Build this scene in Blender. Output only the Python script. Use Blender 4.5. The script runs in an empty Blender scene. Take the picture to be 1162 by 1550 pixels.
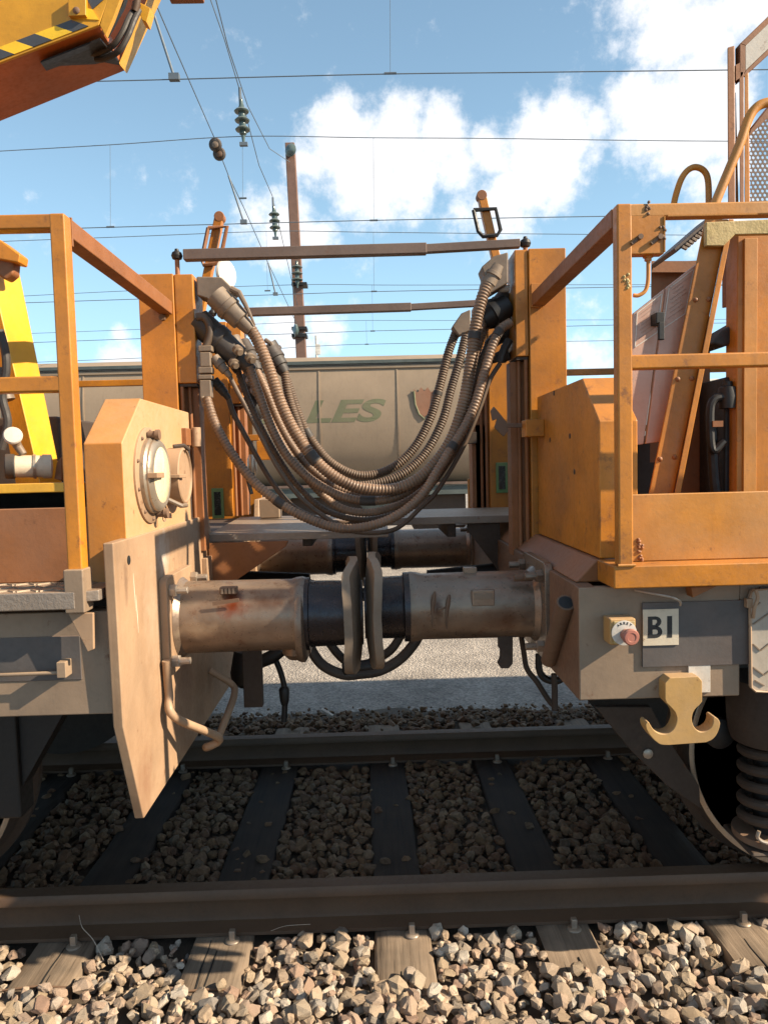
import bpy, bmesh, math, random
import numpy as np
from mathutils import Vector, Matrix, noise
random.seed(7); rng = np.random.default_rng(7)
S = bpy.context.scene; COL = S.collection
V = Vector

# ------------------------------------------------------------------ camera (metres; X along the track, Y away, Z up, 0 = top of rail)
W0, H0, FPX = 1162.0, 1550.0, 1120.0
EYE = V((0, 0, 1.52)); ROLL = .0255
_d = np.array([563 - 581., 705 - 775.]); _c, _s = math.cos(ROLL), math.sin(ROLL)
_a, _b = _d @ np.array([_c, -_s]), _d @ np.array([_s, _c])
PITCH = math.atan(-_b / FPX); YAW = math.atan(-_a / math.hypot(FPX, _b))
FW = V((math.sin(YAW) * math.cos(PITCH), math.cos(YAW) * math.cos(PITCH), -math.sin(PITCH)))
R0 = V((math.cos(YAW), -math.sin(YAW), 0)); U0 = R0.cross(FW)
RT = R0 * _c - U0 * _s; UP = U0 * _c + R0 * _s
cd = bpy.data.cameras.new('camera'); cam = bpy.data.objects.new('camera', cd); COL.objects.link(cam)
cam.matrix_world = Matrix(((RT.x, UP.x, -FW.x, EYE.x), (RT.y, UP.y, -FW.y, EYE.y), (RT.z, UP.z, -FW.z, EYE.z), (0, 0, 0, 1)))
cd.sensor_fit = 'VERTICAL'; cd.sensor_height = 24; cd.lens = 24 * FPX / H0
cd.clip_start = .05; cd.clip_end = 3000
S.camera = cam

def ray(x, y): return FW + RT * ((x - 581) / FPX) - UP * ((y - 775) / FPX)
def at(x, y, Y): r = ray(x, y); return EYE + r * (Y / r.y)          # survey point read from the photograph at depth Y
def atX(x, y, X): r = ray(x, y); return EYE + r * (X / r.x)         # ... on the plane X
def atZ(x, y, Z): r = ray(x, y); return EYE + r * ((Z - EYE.z) / r.z)

# ------------------------------------------------------------------ light
SUN = V((1, -.295, .64)).normalized()
EL = math.asin(SUN.z); AZ = math.atan2(SUN.x, SUN.y)
sl = bpy.data.lights.new('sun', 'SUN'); sl.energy = 5.0; sl.angle = math.radians(.5); sl.color = (1, .85, .64)
so = bpy.data.objects.new('sun', sl); COL.objects.link(so); so.rotation_euler = SUN.to_track_quat('Z', 'Y').to_euler(); so.location = (20, -6, 13)
S.view_settings.view_transform = 'Standard'; S.view_settings.look = 'None'; S.view_settings.exposure = 1.15; S.view_settings.gamma = 1
S.view_settings.use_curve_mapping = False
w = bpy.data.worlds.new('World'); S.world = w; w.use_nodes = True
nt = w.node_tree; nt.nodes.clear(); N = nt.nodes.new; L = nt.links.new
sky = N('ShaderNodeTexSky'); sky.sky_type = 'NISHITA'; sky.sun_disc = False; sky.sun_elevation = EL; sky.sun_rotation = AZ
sky.air_density = 1.0; sky.dust_density = .6; sky.ozone_density = 1.6
tc = N('ShaderNodeTexCoord')
sep = N('ShaderNodeSeparateXYZ'); L(tc.outputs['Generated'], sep.inputs[0])
def math_node(op, a, b=None, clamp=False):
    n = N('ShaderNodeMath'); n.operation = op; n.use_clamp = clamp
    for i, v in enumerate((a, b)):
        if v is None: continue
        if isinstance(v, (int, float)): n.inputs[i].default_value = v
        else: L(v, n.inputs[i])
    return n.outputs[0]
# cumulus: clusters (direction, radius) broken up by noise; the same kind of cluster goes on round the whole sky
cl = [((470, 245), .05, .8), ((520, 215), .075, 1), ((585, 215), .085, 1), ((560, 265), .08, 1), ((620, 275), .065, .9), ((675, 205), .06, 1), ((700, 260), .06, .9), ((745, 225), .065, 1), ((800, 215), .07, 1), ((845, 200), .065, 1), ((820, 260), .07, 1), ((760, 300), .07, .9), ((690, 320), .05, .6), ((900, 185), .03, .7),
      ((960, 150), .05, .9), ((1010, 180), .075, 1), ((1060, 130), .085, 1), ((1030, 215), .06, 1), ((1085, 200), .06, 1), ((1000, 30), .075, .85), ((1070, 50), .08, .9), ((1140, 10), .09, .85), ((930, 70), .03, .5), ((1090, 260), .05, .7),
      ((390, 330), .05, .7), ((430, 350), .065, .95), ((470, 355), .045, .8), ((430, 495), .06, .8), ((490, 492), .04, .7), ((905, 545), .05, .75), ((185, 545), .045, .8), ((182, 508), .02, .7), ((1090, 330), .06, .6)]
dirs = [(ray(*p).normalized(), r, k) for p, r, k in cl]
for i in range(34):
    a = random.uniform(-math.pi, math.pi); e = random.uniform(.05, 1.3)
    v = V((math.cos(a) * math.cos(e), math.sin(a) * math.cos(e), math.sin(e)))
    if v.angle(FW) < .8: continue
    dirs.append((v, random.uniform(.06, .13), .95))
mx = None
for v, r, k in dirs:
    if k == 0: continue
    n = N('ShaderNodeVectorMath'); n.operation = 'DISTANCE'; L(tc.outputs['Generated'], n.inputs[0]); n.inputs[1].default_value = v
    m = N('ShaderNodeMapRange'); m.inputs[1].default_value = 0; m.inputs[2].default_value = r; m.inputs[3].default_value = k; m.inputs[4].default_value = 0; m.clamp = True
    L(n.outputs['Value'], m.inputs[0])
    mx = m.outputs[0] if mx is None else math_node('MAXIMUM', mx, m.outputs[0])
def noise_node(scale, detail, rough=.55, vec=None):
    n = N('ShaderNodeTexNoise'); n.inputs['Scale'].default_value = scale; n.inputs['Detail'].default_value = detail; n.inputs['Roughness'].default_value = rough
    L(vec or tc.outputs['Generated'], n.inputs['Vector']); return n.outputs['Fac']
n1 = noise_node(11, 12, .66); n2 = noise_node(34, 8, .65)
d = math_node('ADD', mx, math_node('MULTIPLY', math_node('SUBTRACT', n1, .5), 1.9))
d = math_node('ADD', d, math_node('MULTIPLY', math_node('SUBTRACT', n2, .5), .7))
den = N('ShaderNodeMapRange'); den.interpolation_type = 'SMOOTHSTEP'; den.inputs[1].default_value = .1; den.inputs[2].default_value = .72; L(d, den.inputs[0])
thick = N('ShaderNodeMapRange'); thick.inputs[1].default_value = .35; thick.inputs[2].default_value = 1.0; thick.inputs[3].default_value = 8.6; thick.inputs[4].default_value = 7.4; L(d, thick.inputs[0])
cc = N('ShaderNodeCombineColor'); L(thick.outputs[0], cc.inputs[0]); L(thick.outputs[0], cc.inputs[1]); L(math_node('MULTIPLY', thick.outputs[0], 1.02), cc.inputs[2])
# thin high veil that pales the blue, stronger low down
veil = math_node('POWER', math_node('SUBTRACT', 1.0, math_node('ABSOLUTE', sep.outputs[2]), True), 4.0)
vm = N('ShaderNodeMix'); vm.data_type = 'RGBA'; L(math_node('ADD', math_node('MULTIPLY', veil, .9), .16, True), vm.inputs[0]); L(sky.outputs[0], vm.inputs[6]); vm.inputs[7].default_value = (4.9, 8.4, 10.8, 1)
mix = N('ShaderNodeMix'); mix.data_type = 'RGBA'; L(den.outputs[0], mix.inputs[0]); L(vm.outputs[2], mix.inputs[6]); L(cc.outputs[0], mix.inputs[7])
bg = N('ShaderNodeBackground'); bg.inputs[1].default_value = .064; L(mix.outputs[2], bg.inputs[0])
wo = N('ShaderNodeOutputWorld'); L(bg.outputs[0], wo.inputs[0])

# ------------------------------------------------------------------ materials
MATS = {}
def mat(name, base, dust=None, dk=.4, rust=0., rough=.6, metal=0., bump=.15, bs=60., grime=.35, up=.35, streak=0., var=.12, clearcoat=0, scale=6., side=0.):
    """weathered surface: base paint, wind-blown dust (patches + upward faces), dark grime, rust speckle, run streaks"""
    m = bpy.data.materials.new(name); m.use_nodes = True; t = m.node_tree; t.nodes.clear()
    N = t.nodes.new; L = t.links.new
    tc = N('ShaderNodeTexCoord'); oi = N('ShaderNodeObjectInfo')
    vec = N('ShaderNodeVectorMath'); vec.operation = 'ADD'; L(tc.outputs['Object'], vec.inputs[0]); L(oi.outputs['Random'], vec.inputs[1])
    def noi(sc, det=5, st=None, r=.6):
        n = N('ShaderNodeTexNoise'); n.inputs['Scale'].default_value = sc; n.inputs['Detail'].default_value = det; n.inputs['Roughness'].default_value = r
        if st:
            mp = N('ShaderNodeMapping'); mp.inputs['Scale'].default_value = st; L(vec.outputs[0], mp.inputs[0]); L(mp.outputs[0], n.inputs['Vector'])
        else: L(vec.outputs[0], n.inputs['Vector'])
        return n.outputs['Fac']
    def mr(x, a, b, c=0., d=1.):
        n = N('ShaderNodeMapRange'); n.inputs[1].default_value = a; n.inputs[2].default_value = b; n.inputs[3].default_value = c; n.inputs[4].default_value = d; L(x, n.inputs[0]); return n.outputs[0]
    def mx(f, a, b):
        n = N('ShaderNodeMix'); n.data_type = 'RGBA'
        if isinstance(f, float): n.inputs[0].default_value = f
        else: L(f, n.inputs[0])
        for i, v in ((6, a), (7, b)):
            if isinstance(v, tuple): n.inputs[i].default_value = (*v, 1)
            else: L(v, n.inputs[i])
        return n.outputs[2]
    def ma(op, a, b):
        n = N('ShaderNodeMath'); n.operation = op; n.use_clamp = op == 'ADD'
        for i, v in enumerate((a, b)):
            if isinstance(v, (int, float)): n.inputs[i].default_value = v
            else: L(v, n.inputs[i])
        return n.outputs[0]
    big = noi(scale * .6, 6); fine = noi(scale * 9, 6, r=.7)
    dk2 = tuple(c * (1 - var * 2) for c in base); lt = tuple(min(1, c * (1 + var)) for c in base)
    col = mx(mr(big, .35, .65), dk2, lt)
    if grime: col = mx(mr(fine, .52, .78, 0, grime), col, tuple(c * .35 + .01 for c in base))
    if streak:
        st = noi(1, 4, (34, 34, 1.6)); col = mx(mr(st, .55, .75, 0, streak), col, tuple(c * .45 + .012 for c in base))
    if dust:
        g = N('ShaderNodeNewGeometry'); sp = N('ShaderNodeSeparateXYZ'); L(g.outputs['Normal'], sp.inputs[0])
        f = ma('ADD', mr(noi(scale * .8, 7), .3, .7, 0, dk), mr(sp.outputs[2], .3, 1, 0, up))
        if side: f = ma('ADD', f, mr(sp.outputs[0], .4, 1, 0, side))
        f = ma('MULTIPLY', f, mr(fine, .2, .6, .75, 1.))
        col = mx(f, col, dust)
    if rust:
        rn = noi(scale * 2.6, 8, r=.75)
        col = mx(mr(rn, .66 - rust * .12, .72, 0, .9), col, (.12, .045, .018))
    b = N('ShaderNodeBsdfPrincipled'); L(col, b.inputs['Base Color']); b.inputs['Metallic'].default_value = metal
    L(mr(fine, .3, .7, max(.05, rough - .12), min(1, rough + .12)), b.inputs['Roughness'])
    b.inputs['Coat Weight'].default_value = clearcoat
    bn = N('ShaderNodeBump'); bn.inputs['Strength'].default_value = bump; bn.inputs['Distance'].default_value = .004; L(noi(bs, 4), bn.inputs['Height']); L(bn.outputs[0], b.inputs['Normal'])
    o = N('ShaderNodeOutputMaterial'); L(b.outputs[0], o.inputs[0]); MATS[name] = m; return m
TAN = (.40, .27, .165); PINK = (.34, .20, .14)
yellow = mat('machine_yellow', (.48, .168, .007), (.30, .15, .075), .2, .7, .45, grime=.42, streak=.34, up=.3, var=.16)
yellow2 = mat('machine_yellow_dusty', (.48, .182, .012), (.42, .24, .115), .42, .3, .55, grime=.32, streak=.25, var=.15)
portp = mat('dusty_porthole_paint', (.47, .165, .012), (.46, .30, .17), .25, .3, .55, grime=.3, streak=.2, up=.45, side=.7)  # paler dust tone on upward and +X faces
yellowb = mat('arm_yellow', (.72, .37, .02), PINK, .12, .3, .4, grime=.18)
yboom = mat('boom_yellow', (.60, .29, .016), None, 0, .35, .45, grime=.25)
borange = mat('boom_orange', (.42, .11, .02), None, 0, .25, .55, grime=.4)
rrail = mat('dusty_orange_bar', (.24, .080, .016), PINK, .25, .35, .6, grime=.4)
bar_brown = mat('rusty_brown_bar', (.105, .066, .05), (.20, .14, .11), .5, .3, .6, grime=.4)
tan = mat('dusty_tan_steel', (.31, .19, .11), (.40, .27, .17), .5, .35, .6, grime=.35, streak=.42, bump=.3, bs=16)
greyp = mat('dusty_grey_paint', (.205, .145, .10), TAN, .4, .35, .6, grime=.3, streak=.25)
dgrey = mat('dark_grey_paint', (.065, .06, .058), PINK, .18, .1, .6, grime=.3)
casing = mat('buffer_casing', (.19, .125, .085), (.36, .275, .205), .62, .85, .34, metal=.45, grime=.5, streak=.5, var=.22)
plunger = mat('greasy_plunger', (.035, .036, .045), (.14, .08, .045), .25, .1, .3, metal=.7, grime=.5, streak=.3)
bhead = mat('buffer_head_steel', (.17, .125, .09), TAN, .3, .3, .6, metal=.2)
rusts = mat('rusty_steel', (.13, .07, .04), (.22, .14, .09), .4, .5, .7, grime=.4)
rsteel = mat('rail_steel', (.085, .046, .025), (.13, .075, .042), .35, .3, .6, metal=.1, grime=.3)
black = mat('greasy_black', (.007, .006, .006), (.04, .03, .022), .1, 0, .55)
undr = mat('underframe_brown', (.04, .025, .017), (.08, .052, .034), .35, .3, .75)
rubber = mat('black_rubber', (.02, .018, .017), (.12, .09, .07), .35, 0, .65)
hose_m = mat('dusty_conduit', (.085, .048, .028), (.36, .225, .14), .55, 0, .5, up=.5, bump=.05)
cable_m = mat('dusty_cable', (.05, .032, .021), (.27, .17, .105), .42, 0, .6, up=.3, bump=.05)
plug_m = mat('dusty_plug', (.13, .092, .065), (.34, .25, .17), .5, 0, .55, up=.3)
plugd = mat('dark_plug', (.025, .022, .02), (.16, .11, .08), .3, 0, .6)
bolt_m = mat('bolt_steel', (.42, .36, .3), TAN, .4, .4, .4, metal=.5)
chrome = mat('bright_steel', (.45, .38, .30), TAN, .35, .2, .35, metal=.6)
tread_m = mat('worn_tread', (.23, .19, .16), TAN, .3, .25, .5, metal=.3, bump=.5, bs=90)
lens_m = mat('hazy_lens', (.78, .66, .42), (.7, .55, .36), .4, 0, .25, grime=.1, clearcoat=.6, bump=.02)
hookm = mat('hook_ochre', (.42, .235, .065), TAN, .45, .15, .6, up=.5)
hatchm = mat('hatch_cream', (.40, .35, .29), TAN, .4, .3, .55, grime=.3)
white = mat('dirty_white', (.62, .58, .52), TAN, .3, .25, .6)
cream = mat('cream_plate', (.66, .57, .43), TAN, .25, .1, .6)
ink = mat('black_print', (.015, .015, .015), None, 0, 0, .6, grime=0, bump=0)
red = mat('faded_red_plastic', (.40, .13, .095), PINK, .3, 0, .5)
green = mat('green_paint', (.10, .22, .07), PINK, .3, .1, .6)
glassd = mat('dark_window', (.03, .035, .03), None, 0, 0, .25, grime=.1)
board = mat('purple_brown_board', (.50, .28, .20), (.50, .36, .29), .45, .3, .4, streak=.25, grime=.25)
fadey = mat('flaking_yellow', (.45, .32, .10), (.4, .3, .2), .5, .6, .6, grime=.6, bump=.5)
hopper = mat('hopper_grey', (.25, .182, .122), (.31, .225, .15), .6, .1, .7, grime=.25, streak=.35, scale=1.2, bump=.05)
hopedge = mat('hopper_edge', (.07, .085, .08), None, 0, 0, .7)
glet = mat('faded_green_letters', (.115, .125, .065), (.27, .2, .14), .3, 0, .8, scale=2, bump=0)
rlet = mat('faded_red_emblem', (.25, .11, .06), (.27, .2, .14), .3, 0, .8, scale=2, bump=0)
mast_m = mat('mast_rust', (.16, .085, .06), (.2, .12, .09), .4, .2, .8)
wire_m = mat('wire_grey', (.10, .125, .15), None, 0, 0, .6, bump=0)
glass_i = mat('insulator_green', (.05, .085, .08), (.3, .3, .28), .2, 0, .2, bump=0)
blackp = mat('stripe_black', (.05, .055, .065), None, 0, .2, .5)
stripey = mat('stripe_yellow', (.80, .50, .02), None, 0, .2, .5, grime=.15)
ziplet = mat('worn_lettering', (.42, .29, .22), (.33, .165, .11), .9, 0, .7, scale=30, bump=0)

def wood(name, c0, c1, mid_shade=False):
    m = bpy.data.materials.new(name); m.use_nodes = True; t = m.node_tree; N = t.nodes.new; L = t.links.new
    b = t.nodes['Principled BSDF']; tc = N('ShaderNodeTexCoord'); oi = N('ShaderNodeObjectInfo')
    ad = N('ShaderNodeVectorMath'); ad.operation = 'ADD'; L(tc.outputs['Object'], ad.inputs[0]); L(oi.outputs['Random'], ad.inputs[1])
    mp = N('ShaderNodeMapping'); mp.inputs['Scale'].default_value = (46, 2.2, 46); L(ad.outputs[0], mp.inputs[0])
    n = N('ShaderNodeTexNoise'); n.inputs['Scale'].default_value = 1; n.inputs['Detail'].default_value = 8; n.inputs['Roughness'].default_value = .65; L(mp.outputs[0], n.inputs['Vector'])
    n2 = N('ShaderNodeTexNoise'); n2.inputs['Scale'].default_value = 7; n2.inputs['Detail'].default_value = 6; L(ad.outputs[0], n2.inputs['Vector'])
    r = N('ShaderNodeValToRGB'); r.color_ramp.elements[0].position = .3; r.color_ramp.elements[0].color = (c0[0] * .35, c0[1] * .35, c0[2] * .35, 1)
    r.color_ramp.elements[1].position = .7; r.color_ramp.elements[1].color = (*c1, 1); e = r.color_ramp.elements.new(.42); e.color = (*c0, 1); L(n.outputs['Fac'], r.inputs[0])
    mx = N('ShaderNodeMix'); mx.data_type = 'RGBA'; mx.blend_type = 'MULTIPLY'; mx.inputs[0].default_value = .7; L(r.outputs[0], mx.inputs[6])
    r2 = N('ShaderNodeValToRGB'); r2.color_ramp.elements[0].color = (.5, .5, .5, 1); r2.color_ramp.elements[1].color = (1, .97, .93, 1); r2.color_ramp.elements[0].position = .35; r2.color_ramp.elements[1].position = .65
    L(n2.outputs['Fac'], r2.inputs[0]); L(r2.outputs[0], mx.inputs[7]); colo = mx.outputs[2]
    if mid_shade:                                     # shade under the wagons painted into the sleeper middle, ragged edge by rails
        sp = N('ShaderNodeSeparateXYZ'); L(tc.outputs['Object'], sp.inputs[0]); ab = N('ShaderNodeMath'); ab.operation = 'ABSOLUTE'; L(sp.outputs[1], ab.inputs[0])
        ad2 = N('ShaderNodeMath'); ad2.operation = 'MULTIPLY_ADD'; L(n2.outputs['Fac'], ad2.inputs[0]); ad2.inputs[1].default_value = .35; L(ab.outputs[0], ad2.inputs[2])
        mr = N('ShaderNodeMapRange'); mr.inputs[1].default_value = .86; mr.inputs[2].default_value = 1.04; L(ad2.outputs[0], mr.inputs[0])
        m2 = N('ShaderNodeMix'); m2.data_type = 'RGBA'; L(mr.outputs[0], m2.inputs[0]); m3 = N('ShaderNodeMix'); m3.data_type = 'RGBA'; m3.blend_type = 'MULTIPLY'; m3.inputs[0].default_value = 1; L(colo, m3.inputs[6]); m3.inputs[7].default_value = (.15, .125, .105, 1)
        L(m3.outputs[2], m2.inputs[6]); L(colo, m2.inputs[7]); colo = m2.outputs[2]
    L(colo, b.inputs['Base Color']); b.inputs['Roughness'].default_value = .85
    bp = N('ShaderNodeBump'); bp.inputs['Strength'].default_value = .6; bp.inputs['Distance'].default_value = .006; L(n.outputs['Fac'], bp.inputs['Height']); L(bp.outputs[0], b.inputs['Normal'])
    return m
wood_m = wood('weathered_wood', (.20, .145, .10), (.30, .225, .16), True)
woodd = wood('dark_wood', (.045, .035, .03), (.085, .066, .055))

def stone_mat(name, attr, mul=(1, 1, 1)):
    m = bpy.data.materials.new(name); m.use_nodes = True; t = m.node_tree; N = t.nodes.new; L = t.links.new
    b = t.nodes['Principled BSDF']; tc = N('ShaderNodeTexCoord')
    if attr:
        a = N('ShaderNodeAttribute'); a.attribute_name = 'tint'; rnd = a.outputs['Fac']
    else:
        a = N('ShaderNodeObjectInfo'); rnd = a.outputs['Random']
    r = N('ShaderNodeValToRGB'); cr = r.color_ramp
    cols = [(0, (.36, .26, .17)), (.2, (.44, .34, .245)), (.4, (.30, .19, .135)), (.52, (.50, .41, .31)), (.66, (.34, .255, .165)), (.78, (.25, .22, .19)), (.9, (.56, .49, .40)), (1, (.24, .16, .115))]
    cr.elements[0].position, cr.elements[0].color = cols[0][0], (*cols[0][1], 1); cr.elements[1].position, cr.elements[1].color = cols[-1][0], (*cols[-1][1], 1)
    for p, c in cols[1:-1]: e = cr.elements.new(p); e.color = (*c, 1)
    for e in cr.elements: e.color = (e.color[0] * mul[0], e.color[1] * mul[1], e.color[2] * mul[2], 1)
    L(rnd, r.inputs[0])
    ad = N('ShaderNodeVectorMath'); ad.operation = 'ADD'; L(tc.outputs['Object'], ad.inputs[0]); L(rnd, ad.inputs[1])
    n = N('ShaderNodeTexNoise'); n.inputs['Scale'].default_value = 38; n.inputs['Detail'].default_value = 8; n.inputs['Roughness'].default_value = .7; L(ad.outputs[0], n.inputs['Vector'])
    mx = N('ShaderNodeMix'); mx.data_type = 'RGBA'; mx.blend_type = 'MULTIPLY'; mx.inputs[0].default_value = .8; L(r.outputs[0], mx.inputs[6])
    r2 = N('ShaderNodeValToRGB'); r2.color_ramp.elements[0].color = (.45, .40, .36, 1); r2.color_ramp.elements[1].color = (1.1, 1.07, 1.02, 1); r2.color_ramp.elements[0].position = .36; r2.color_ramp.elements[1].position = .62
    L(n.outputs['Fac'], r2.inputs[0]); L(r2.outputs[0], mx.inputs[7]); L(mx.outputs[2], b.inputs['Base Color']); b.inputs['Roughness'].default_value = .8
    bp = N('ShaderNodeBump'); bp.inputs['Strength'].default_value = .6; bp.inputs['Distance'].default_value = .006; L(n.outputs['Fac'], bp.inputs['Height']); L(bp.outputs[0], b.inputs['Normal'])
    return m
stone_a, stone_o = stone_mat('ballast_stone_bulk', True, (.98, .99, 1.02)), stone_mat('ballast_stone', False, (.98, .99, 1.02))
stone_d = stone_mat('shade_dark_ballast_stone', True, (.46, .37, .28))  # darker stone copy: shade under the wagons put into the colour

def ground_mat():
    m = bpy.data.materials.new('yard_gravel'); m.use_nodes = True; t = m.node_tree; N = t.nodes.new; L = t.links.new
    b = t.nodes['Principled BSDF']; tc = N('ShaderNodeTexCoord')
    def noi(s, d): n = N('ShaderNodeTexNoise'); n.inputs['Scale'].default_value = s; n.inputs['Detail'].default_value = d; n.inputs['Roughness'].default_value = .7; L(tc.outputs['Object'], n.inputs['Vector']); return n.outputs['Fac']
    v = N('ShaderNodeTexVoronoi'); v.inputs['Scale'].default_value = 55; L(tc.outputs['Object'], v.inputs['Vector'])
    r = N('ShaderNodeValToRGB'); r.color_ramp.elements[0].color = (.19, .165, .145, 1); r.color_ramp.elements[1].color = (.42, .37, .32, 1); L(v.outputs['Color'], r.inputs[0])
    r3 = N('ShaderNodeValToRGB'); r3.color_ramp.elements[0].color = (.6, .58, .56, 1); r3.color_ramp.elements[1].color = (1.05, 1.03, 1, 1); r3.color_ramp.elements[0].position = .35; r3.color_ramp.elements[1].position = .6; L(noi(1.7, 9), r3.inputs[0])
    mx = N('ShaderNodeMix'); mx.data_type = 'RGBA'; mx.blend_type = 'MULTIPLY'; mx.inputs[0].default_value = 1; L(r.outputs[0], mx.inputs[6]); L(r3.outputs[0], mx.inputs[7]); L(mx.outputs[2], b.inputs['Base Color'])
    b.inputs['Roughness'].default_value = .9
    bp = N('ShaderNodeBump'); bp.inputs['Strength'].default_value = .8; bp.inputs['Distance'].default_value = .012; L(v.outputs['Distance'], bp.inputs['Height']); L(bp.outputs[0], b.inputs['Normal'])
    return m
gravel_m = ground_mat()

# ------------------------------------------------------------------ mesh helpers
LOC = {}
def spline(pts, k=8):
    P = [V(p) for p in pts]; P = [P[0] * 2 - P[1]] + P + [P[-1] * 2 - P[-2]]; out = []
    for i in range(1, len(P) - 2):
        a, b, c, d = P[i - 1:i + 3]
        for j in range(k):
            t = j / k; out.append(.5 * (2 * b + (c - a) * t + (2 * a - 5 * b + 4 * c - d) * t * t + (3 * b - a - 3 * c + d) * t ** 3))
    out.append(P[-2]); return out
def resample(pts, step):
    out = [pts[0]]; acc = 0
    for a, b in zip(pts, pts[1:]):
        l = (b - a).length; t = step - acc
        while t <= l: out.append(a.lerp(b, t / l)); t += step
        acc = (acc + l) % step
    return out
class MB:
    def __init__(s): s.v = []; s.f = []
    def add(s, vs, fs): n = len(s.v); s.v += [V(p) for p in vs]; s.f += [tuple(i + n for i in f) for f in fs]; return s
    def hexa(s, p): return s.add(p, [(3, 2, 1, 0), (4, 5, 6, 7), (0, 1, 5, 4), (1, 2, 6, 5), (2, 3, 7, 6), (3, 0, 4, 7)])
    def box(s, x0, x1, y0, y1, z0, z1): return s.hexa([(x0, y0, z0), (x1, y0, z0), (x1, y1, z0), (x0, y1, z0), (x0, y0, z1), (x1, y0, z1), (x1, y1, z1), (x0, y1, z1)])
    def prism(s, poly, vec):
        vec = V(vec); n = len(poly); P = [V(p) for p in poly]
        return s.add(P + [p + vec for p in P], [tuple(range(n - 1, -1, -1)), tuple(range(n, 2 * n))] + [(i, (i + 1) % n, n + (i + 1) % n, n + i) for i in range(n)])
    def bar(s, p0, p1, w, h, up=(0, 0, 1)):
        p0, p1 = V(p0), V(p1); d = (p1 - p0).normalized(); a = d.cross(V(up)).normalized() * w / 2; b = a.cross(d).normalized() * h / 2
        return s.hexa([p0 - a - b, p0 + a - b, p1 + a - b, p1 - a - b, p0 - a + b, p0 + a + b, p1 + a + b, p1 - a + b])
    def tube(s, pts, r, n=10, caps=True):
        pts = [V(p) for p in pts]; m = len(pts); rr = r if hasattr(r, '__len__') else [r] * m
        t = (pts[1] - pts[0]).normalized(); u = t.orthogonal().normalized(); vs = []
        for i, p in enumerate(pts):
            t = (pts[min(i + 1, m - 1)] - pts[max(i - 1, 0)]).normalized(); u = (u - t * u.dot(t)).normalized(); b = t.cross(u)
            for j in range(n): a = 2 * math.pi * j / n; vs.append(p + (u * math.cos(a) + b * math.sin(a)) * rr[i])
        fs = [(i * n + j, i * n + (j + 1) % n, (i + 1) * n + (j + 1) % n, (i + 1) * n + j) for i in range(m - 1) for j in range(n)]
        if caps: fs += [tuple(range(n - 1, -1, -1)), tuple(range((m - 1) * n, m * n))]
        return s.add(vs, fs)
    def cyl(s, p0, p1, r, r2=None, n=16): return s.tube([p0, p1], [r, r if r2 is None else r2], n)
    def lathe(s, p, axis, prof, n=32):
        """prof: (distance along axis, radius)"""
        p, axis = V(p), V(axis).normalized(); u = axis.orthogonal().normalized(); b = axis.cross(u); vs = []
        for t, r in prof:
            for j in range(n): a = 2 * math.pi * j / n; vs.append(p + axis * t + (u * math.cos(a) + b * math.sin(a)) * max(r, 1e-4))
        m = len(prof); fs = [(i * n + j, i * n + (j + 1) % n, (i + 1) * n + (j + 1) % n, (i + 1) * n + j) for i in range(m - 1) for j in range(n)]
        fs += [tuple(range(n - 1, -1, -1)), tuple(range((m - 1) * n, m * n))]
        return s.add(vs, fs)
    def build(s, name, m, parent=None, bevel=0., smooth=35, label=None, kind=None, seg=2):
        me = bpy.data.meshes.new(name)
        lo = V([min(p[i] for p in s.v) for i in range(3)]); hi = V([max(p[i] for p in s.v) for i in range(3)]); c = (lo + hi) / 2
        me.from_pydata([p - c for p in s.v], [], s.f); me.update()
        bm = bmesh.new(); bm.from_mesh(me); bmesh.ops.recalc_face_normals(bm, faces=bm.faces); bm.to_mesh(me); bm.free()
        me.materials.append(m)
        o = bpy.data.objects.new(name, me); COL.objects.link(o); LOC[o] = c
        if parent is not None: o.parent = parent; o.location = c - LOC[parent]
        else: o.location = c
        for p in me.polygons: p.use_smooth = True
        me.set_sharp_from_angle(angle=math.radians(smooth))
        if bevel:
            b = o.modifiers.new('edge', 'BEVEL'); b.width = bevel; b.segments = seg; b.limit_method = 'ANGLE'; b.angle_limit = math.radians(40); b.harden_normals = True
        if label: o['label'] = label
        if kind: o['kind'] = kind
        return o
def thing(name, label, cat, loc=(0, 0, 0), group=None):
    o = bpy.data.objects.new(name, None); COL.objects.link(o); o.location = loc; LOC[o] = V(loc); o.empty_display_size = .1
    return tag(o, label, cat, group)
def tag(o, label, cat, group=None):
    o['label'] = label; o['category'] = cat
    if group: o['group'] = group
    return o
def structure(o): o['kind'] = 'structure'; return o
def text_part(name, body, m, parent, origin, xdir, ydir, size, depth=.001, bold=0., shear=0., sx=1.):
    """flat lettering laid on a surface: origin = lower left, xdir/ydir = reading and up directions"""
    c = bpy.data.curves.new(name, 'FONT'); c.body = body; c.size = size; c.extrude = depth; c.offset = bold; c.shear = shear
    tmp = bpy.data.objects.new(name + '_tmp', c); COL.objects.link(tmp); dg = bpy.context.evaluated_depsgraph_get()
    me = bpy.data.meshes.new_from_object(tmp.evaluated_get(dg)); bpy.data.objects.remove(tmp); bpy.data.curves.remove(c)
    X, Yv = V(xdir).normalized(), V(ydir).normalized(); Z = X.cross(Yv); o0 = V(origin)
    for v in me.vertices: p = v.co; v.co = X * p.x * sx + Yv * p.y + Z * p.z
    cen = sum((v.co for v in me.vertices), V((0, 0, 0))) / len(me.vertices)
    for v in me.vertices: v.co -= cen
    me.materials.clear(); me.materials.append(m); me.name = name
    o = bpy.data.objects.new(name, me); COL.objects.link(o); o.parent = parent; o.location = o0 + cen - LOC[parent]; LOC[o] = o0 + cen; return o
def hexnut(mb, p, axis, r, h): return mb.tube([V(p), V(p) + V(axis).normalized() * h], r, 6)
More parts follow.
